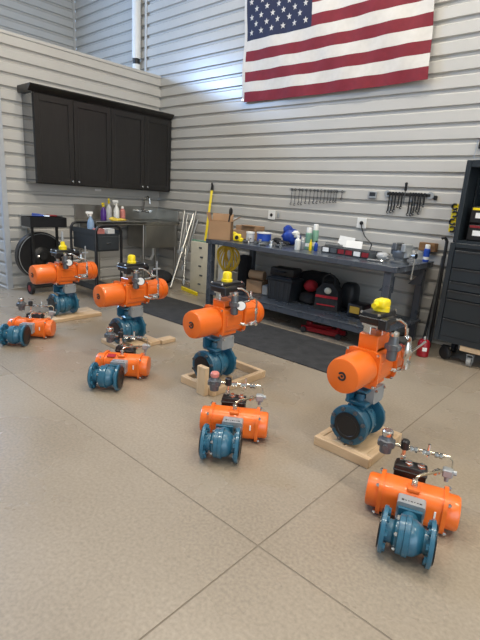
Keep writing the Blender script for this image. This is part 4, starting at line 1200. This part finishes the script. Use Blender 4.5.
# ------------------------------------------------------------------ left of the bench
# cream control panel box
x0_, x1_ = at_y(193, 265, 4.45).x, at_y(209, 265, 4.45).x
t = thing('cream_cabinet', 'cream plastic cabinet panel with dark slots standing beside bench', 'cabinet', ((x0_ + x1_) / 2 - 0.0, 4.50, 0.0))
cw = x1_ - x0_
MB().box((0, 0, 0.36), (cw + 0.1, 0.12, 0.72), bev=0.012, seg=2).build('cabinet_body', M_CREAM, t)
for k in range(5):
    MB().box((-0.01 + 0.03 * (k % 2), -0.062, 0.12 + 0.13 * k), (0.06, 0.008, 0.024), bev=0.003).build('slot', M_GREYC, t)
MB().box((-cw / 2 - 0.03, -0.02, 0.73), (0.03, 0.06, 0.02)).box((0.02, 0, 0.727), (cw, 0.08, 0.014)).build('top_strip', M_GREEN, t)
# yellow spirit levels
solo(MB().box((0.22, -0.05, 0.024), (0.46, 0.03, 0.048), rot=(0, 0, -0.24), bev=0.003), 'spirit_level', M_YEL, 'yellow spirit level lying on the floor below the leaning tubes', 'level', (-5.02, 4.36, 0.0005))
tp = at_y(212.5, 186, YW - 0.045)
bt = Vector((at_y(199, 291, 4.70).x, 4.70, 0.012))
v = tp - bt
t = thing('long_level', 'tall yellow bar with black tip leaning on wall behind cardboard box', 'level', bt)
MB().tube([(0, 0, 0), tuple(v * 0.96)], 0.024, 4).build('bar', M_YEL, t, 0)
MB().tube([tuple(v * 0.96), tuple(v * 1.0), tuple(v * 1.03 + Vector((0, -0.02, 0)))], [0.024, 0.018, 0.010], 8).build('tip', M_BLACKP, t)
# leaning aluminium stand: one long tube and folded shorter legs held by clamps
base = Vector((-5.25, 4.45, 0))
t = thing('folding_stand', 'folded aluminium stand of several tubes leaning against the wall', 'stand', base)
LEGS = [((193.5, 214), 4.78, (170.5, 288), None, 0.021), ((184.5, 210.5), 4.78, (178.5, 255), 4.60, 0.018), ((188, 213), 4.77, (179.5, 256), 4.58, 0.014),
        ((196, 211), 4.79, (184, 262), 4.55, 0.018), ((198, 219), 4.74, (182, 270), 4.50, 0.014), ((187, 222), 4.70, (183.5, 285), 4.42, 0.012)]
for k, (a, Ya, b_, Yb, r_) in enumerate(LEGS):
    A_ = at_y(*a, Ya)
    B_ = at_z(*b_, 0.022) if Yb is None else at_y(*b_, Yb)
    if B_.z < 0.03:
        B_.z = 0.03
    MB().tube([tuple(A_ - base), tuple((A_ + B_) / 2 - base), tuple(B_ - base)], r_, 10).build('tube', M_BRUSH, t)
    d = (B_ - A_).normalized()
    C_ = (B_ - d * 0.05 if k else (A_ + B_) / 2) - base
    MB().cyl(tuple(C_ - d * 0.03), tuple(C_ + d * 0.03), r_ + 0.010, n=12).build('clamp', M_BRKT, t)
# black heap under the sink
solo(MB().blob((0, 0, 0.11), (0.20, 0.16, 0.11), 16, 9, 0.10, 41), 'black_sack', M_BLKF, 'black sack slumped on floor under the sink beside leaning tubes', 'sack', (-5.50, 4.35, 0.0))

# ------------------------------------------------------------------ stainless sink
SXF, SY0, SY1, SZ = -5.62, 3.34, 4.80, 0.925
t = thing('utility_sink', 'stainless utility sink with long drainboard under the wall cabinets', 'sink', ((XW + SXF) / 2, (SY0 + SY1) / 2, 0))
sw, sl = (SXF - XW) / 2 - 0.01, (SY1 - SY0) / 2
yb0 = 4.17 - (SY0 + SY1) / 2
MB().box((0.0, (-sl + yb0) / 2, SZ - 0.015), (2 * sw, yb0 + sl, 0.03), bev=0.006).box((sw - 0.012, 0, SZ - 0.02), (0.024, 2 * sl, 0.055), bev=0.008).box((-sw + 0.05, (yb0 + sl) / 2, SZ - 0.015), (0.10, sl - yb0, 0.03)).box((0, sl - 0.02, SZ - 0.015), (2 * sw, 0.04, 0.03)).build('drainboard', M_BRUSH, t)
MB().box((-sw + 0.012, 0, SZ + 0.10), (0.02, 2 * sl, 0.20), bev=0.004).box((0, sl - 0.010, SZ + 0.09), (2 * sw - 0.04, 0.02, 0.18), bev=0.004).build('backsplash', M_BRUSH, t)
yc = (yb0 + sl) / 2 - 0.01
bl = sl - yb0 - 0.03
MB().box((sw - 0.03, yc, SZ - 0.20), (0.012, bl, 0.36)).box((-sw + 0.10, yc, SZ - 0.20), (0.012, bl, 0.36)).box((0.03, yc - bl / 2, SZ - 0.20), (2 * sw - 0.13, 0.012, 0.36)).box((0.03, yc + bl / 2, SZ - 0.20), (2 * sw - 0.13, 0.012, 0.36)).box((0.03, yc, SZ - 0.385), (2 * sw - 0.13, bl, 0.012)).build('basin', M_BRUSH, t)
for lx, ly in ((sw - 0.04, -sl + 0.05), (sw - 0.045, yc - bl / 2 - 0.03), (sw - 0.04, sl - 0.05), (-sw + 0.05, -sl + 0.05), (-sw + 0.05, sl - 0.05)):
    MB().cyl((lx, ly, 0.0), (lx, ly, SZ - 0.03), 0.02, n=12).build('leg', M_BRUSH, t)
MB().tube([(0.05, yc, SZ - 0.39), (0.05, yc, SZ - 0.52), (0.0, yc, SZ - 0.60), (-0.15, yc, SZ - 0.60), (-sw + 0.02, yc, SZ - 0.60)], 0.022, 10).build('drain_pipe', M_WHITE, t)
yf = 4.50 - (SY0 + SY1) / 2
fc = MB().cyl((-sw + 0.02, yf - 0.11, SZ + 0.13), (-sw + 0.02, yf + 0.11, SZ + 0.13), 0.018, n=12)
for dy in (-0.10, 0.10):
    fc.cyl((-sw + 0.02, yf + dy, SZ + 0.13), (-sw + 0.08, yf + dy, SZ + 0.13), 0.022, n=12).box((-sw + 0.10, yf + dy * 1.1, SZ + 0.14), (0.05, 0.012, 0.012))
fct = fc.build('faucet', M_CHROME, t)
MB().tube([(-sw + 0.04, yf, SZ + 0.13), (-sw + 0.06, yf, SZ + 0.30), (-sw + 0.09, yf, SZ + 0.345), (-sw + 0.15, yf, SZ + 0.36), (-sw + 0.20, yf, SZ + 0.33), (-sw + 0.21, yf, SZ + 0.25)], 0.011, 10).build('spout', M_CHROME, fct)


def trigger_bottle(label, x, y, z, r, h, m, tm, rz):
    t = thing('spray_bottle', label, 'bottle', (x, y, z), rz)
    MB().lathe([(r * 0.92, 0), (r, 0.008), (r, h * 0.45), (r * 0.75, h * 0.60), (r * 0.32, h * 0.72), (r * 0.30, h * 0.78)], (0, 0, 0), (0, 0, 1), 18).build('bottle_body', m, t)
    tr = MB().cyl((0, 0, h * 0.77), (0, 0, h * 0.85), r * 0.38, n=12).box((0.012, 0, h * 0.92), (r * 1.9, r * 0.5, h * 0.12), bev=0.006).cyl((r * 0.9, 0, h * 0.93), (r * 1.35, 0, h * 0.93), r * 0.18, n=8).build('trigger_head', tm, t)
    MB().box((r * 0.75, 0, h * 0.81), (0.010, r * 0.35, h * 0.15), rot=(0, 0.35, 0), bev=0.003).build('trigger', tm, tr)
    return t


sz = SZ + 0.0005
p = at_x(103.5, 219, -5.88); trigger_bottle('spray bottle of purple cleaner with yellow trigger on drainboard', -5.88, p.y, sz, 0.042, 0.25, M_PURPLE, M_YEL, -0.9)
p = at_x(109, 219, -6.02); trigger_bottle('tall cloudy spray bottle with yellow trigger on drainboard', -6.02, p.y, sz, 0.045, 0.31, M_CLEAR, M_YEL, -0.6)
p = at_x(116.5, 219, -5.90); trigger_bottle('white spray bottle with white trigger on drainboard', -5.90, p.y, sz, 0.042, 0.29, M_WHITE, M_WHITE, -2.4)
p = at_x(122.5, 219, -5.95); bottle('soap_bottle', 'pink soap bottle on drainboard beside the white spray bottle', (-5.95, p.y, sz), 0.042, 0.20, M_PINK, M_WHITE)
p = at_x(117, 222, -5.72)
solo(MB().blob((0, 0, 0.022), (0.06, 0.11, 0.022), 14, 6, 0.25, 51).blob((0.0, -0.09, 0.03), (0.04, 0.06, 0.03), 10, 6, 0.2, 52), 'cleaning_rag', M_YCLOTH, 'crumpled yellow cleaning rag at the drainboard front edge', 'rag', (-5.72, p.y + 0.03, sz))

# ------------------------------------------------------------------ slate service cart
KX0, KX1, KY0, KY1 = -5.57, -4.98, 2.945, 3.30
t = thing('service_cart', 'slate-grey service cart with black tube handles and end drawer', 'cart', ((KX0 + KX1) / 2, (KY0 + KY1) / 2, 0))
kw, kd = (KX1 - KX0) / 2, (KY1 - KY0) / 2
MB().box((0, 0, 0.72), (2 * kw - 0.05, 2 * kd - 0.03, 0.21), bev=0.005).build('cart_body', M_CART, t)
for sg in (-1, 1):
    MB().box((0, sg * (kd - 0.014), 0.845), (2 * kw - 0.04, 0.012, 0.06)).build('tray_rim', M_CART, t)
dw = MB().box((kw - 0.02, 0, 0.715), (0.02, 2 * kd - 0.08, 0.165), bev=0.004).build('drawer', M_CART, t)
MB().box((kw - 0.004, 0, 0.715), (0.014, 0.05, 0.014), bev=0.003).build('drawer_handle', M_CHROME, dw)
for sx in (-1, 1):
    xx = sx * kw
    MB().tube([(xx, -kd, 0.09), (xx, -kd, 0.86), (xx, -kd + 0.03, 0.91), (xx, -kd + 0.07, 0.925), (xx, kd - 0.07, 0.925), (xx, kd - 0.03, 0.91), (xx, kd, 0.86), (xx, kd, 0.09)], 0.017, 10).build('tube_handle', M_BLACKP, t)
MB().box((0, 0, 0.14), (2 * kw, 2 * kd - 0.035, 0.03), bev=0.004).box((0, -kd + 0.014, 0.17), (2 * kw - 0.04, 0.012, 0.06)).build('lower_shelf', M_CART, t)
for sx in (-1, 1):
    for sy in (-1, 1):
        MB().cyl((sx * kw, sy * (kd) - 0.014, 0.0505), (sx * kw, sy * kd + 0.014, 0.0505), 0.05, n=16).build('caster', M_RUB, t)
zt = 0.8255
cxk = (KX0 + KX1) / 2
solo(MB().box((0, 0, 0.03), (0.12, 0.10, 0.06), bev=0.004), 'parts_carton', M_PINK, 'small pinkish carton lying in the top tray of service cart', 'box', (KX1 - 0.10, KY0 + 0.10, zt))
solo(MB().box((0, 0, 0.03), (0.12, 0.10, 0.06), bev=0.004).box((0.061, 0.0, 0.03), (0.002, 0.05, 0.03)), 'parts_carton', M_WHITE, 'small white carton lying in the top tray of service cart', 'box', (KX1 - 0.10, KY0 + 0.24, zt))
trigger_bottle('spray bottle of pale blue liquid with white trigger on service cart', KX1 - 0.21, KY0 + 0.06, zt, 0.042, 0.26, M_PALEBLUE, M_WHITE, -2.2)

# ------------------------------------------------------------------ strapping cart
t = thing('strapping_cart', 'black strapping cart with big upright coil, tray and wheels', 'cart', (-5.90, 2.68, 0))
MB().lathe([(0.10, -0.05), (0.295, -0.05), (0.305, -0.04), (0.305, 0.04), (0.295, 0.05), (0.10, 0.05)], (0, 0, 0.47), (1, 0, 0), 40).build('strap_coil', M_BLACKP, t)
hubp = MB().lathe([(0.12, 0), (0.10, 0.02), (0.05, 0.03), (0.045, 0.06)], (0.05, 0, 0.47), (1, 0, 0), 24).build('hub', M_BLKT, t)
MB().blob((0.085, -0.03, 0.47), (0.012, 0.05, 0.02), 10, 6).build('crank', M_CHROME, hubp)
MB().ring((0.052, 0, 0.47), (1, 0, 0), 0.285, 0.004, 36, 6).build('coil_edge', M_BRKT, hubp)
for dy in (-0.12, 0.20):
    MB().box((0.08, dy, 0.47), (0.03, 0.03, 0.78), bev=0.004).build('upright', M_BLKT, t)
MB().box((0.08, 0.04, 0.855), (0.26, 0.46, 0.012)).box((0.21, 0.04, 0.91), (0.008, 0.46, 0.12)).box((-0.05, 0.04, 0.91), (0.008, 0.46, 0.12)).box((0.08, -0.19, 0.91), (0.26, 0.008, 0.12)).box((0.08, 0.27, 0.91), (0.26, 0.008, 0.12)).build('tool_tray', M_BLACKP, t)
MB().box((0.08, 0.04, 0.085), (0.10, 0.42, 0.03), bev=0.004).box((-0.07, 0.04, 0.13), (0.2, 0.03, 0.03)).build('base_frame', M_BLKT, t)
for dy in (-0.19, 0.26):
    w_ = MB().cyl((0.12, dy - 0.02, 0.0785), (0.12, dy + 0.02, 0.0785), 0.078, n=22).build('wheel', M_RUB, t)
    MB().cyl((0.12, dy - 0.024, 0.0785), (0.12, dy + 0.024, 0.0785), 0.04, n=14).build('wheel_hub', M_DKRED, w_)
t = thing('crimping_pliers', 'blue-handled pliers lying across the strapping cart tray', 'pliers', (-5.78, 2.66, 0.9735), 1.1)
t.rotation_euler = (0, -0.0, 1.1)
MB().tube([(-0.10, -0.03, 0.012), (0.0, -0.008, 0.012), (0.04, 0.0, 0.012)], 0.011).tube([(-0.10, 0.03, 0.03), (0.0, 0.008, 0.02), (0.04, 0.0, 0.012)], 0.011).build('grips', M_BLUEH, t)
MB().box((0.07, 0, 0.012), (0.07, 0.03, 0.018), bev=0.005).build('jaws', M_CHROME, t)
t = thing('strap_cutter', 'red-handled strap cutter lying across the strapping cart tray', 'cutter', (-5.80, 2.84, 0.9735), 1.3)
MB().tube([(-0.10, -0.02, 0.012), (0.0, -0.006, 0.012), (0.04, 0.0, 0.012)], 0.010).tube([(-0.10, 0.02, 0.012), (0.0, 0.006, 0.014), (0.04, 0.0, 0.012)], 0.010).build('grips', M_DKRED, t)
MB().box((0.07, 0, 0.012), (0.07, 0.03, 0.018), bev=0.005).build('jaws', M_TOOLST, t)
p = at_x(25, 221, XW)
t = thing('junction_box', 'grey junction box on the wall behind the strapping cart', 'box', (XW + 0.001, p.y, p.z))
MB().box((0.035, 0, 0), (0.07, 0.13, 0.17), bev=0.006).box((0.072, 0, 0), (0.006, 0.14, 0.18), bev=0.002).build('box_body', M_BRKT, t)
MB().cyl((0.03, 0, -0.085), (0.03, 0, -0.30), 0.012, n=10).build('conduit', M_BRKT, t)
p = at_x(98, 190, XW)
solo(MB().box((0.003, 0, 0), (0.006, 0.10, 0.03)), 'wall_sticker', M_PAPER, 'small white sticker on the wall under the cabinets', 'sticker', (XW + 0.0005, p.y, p.z))
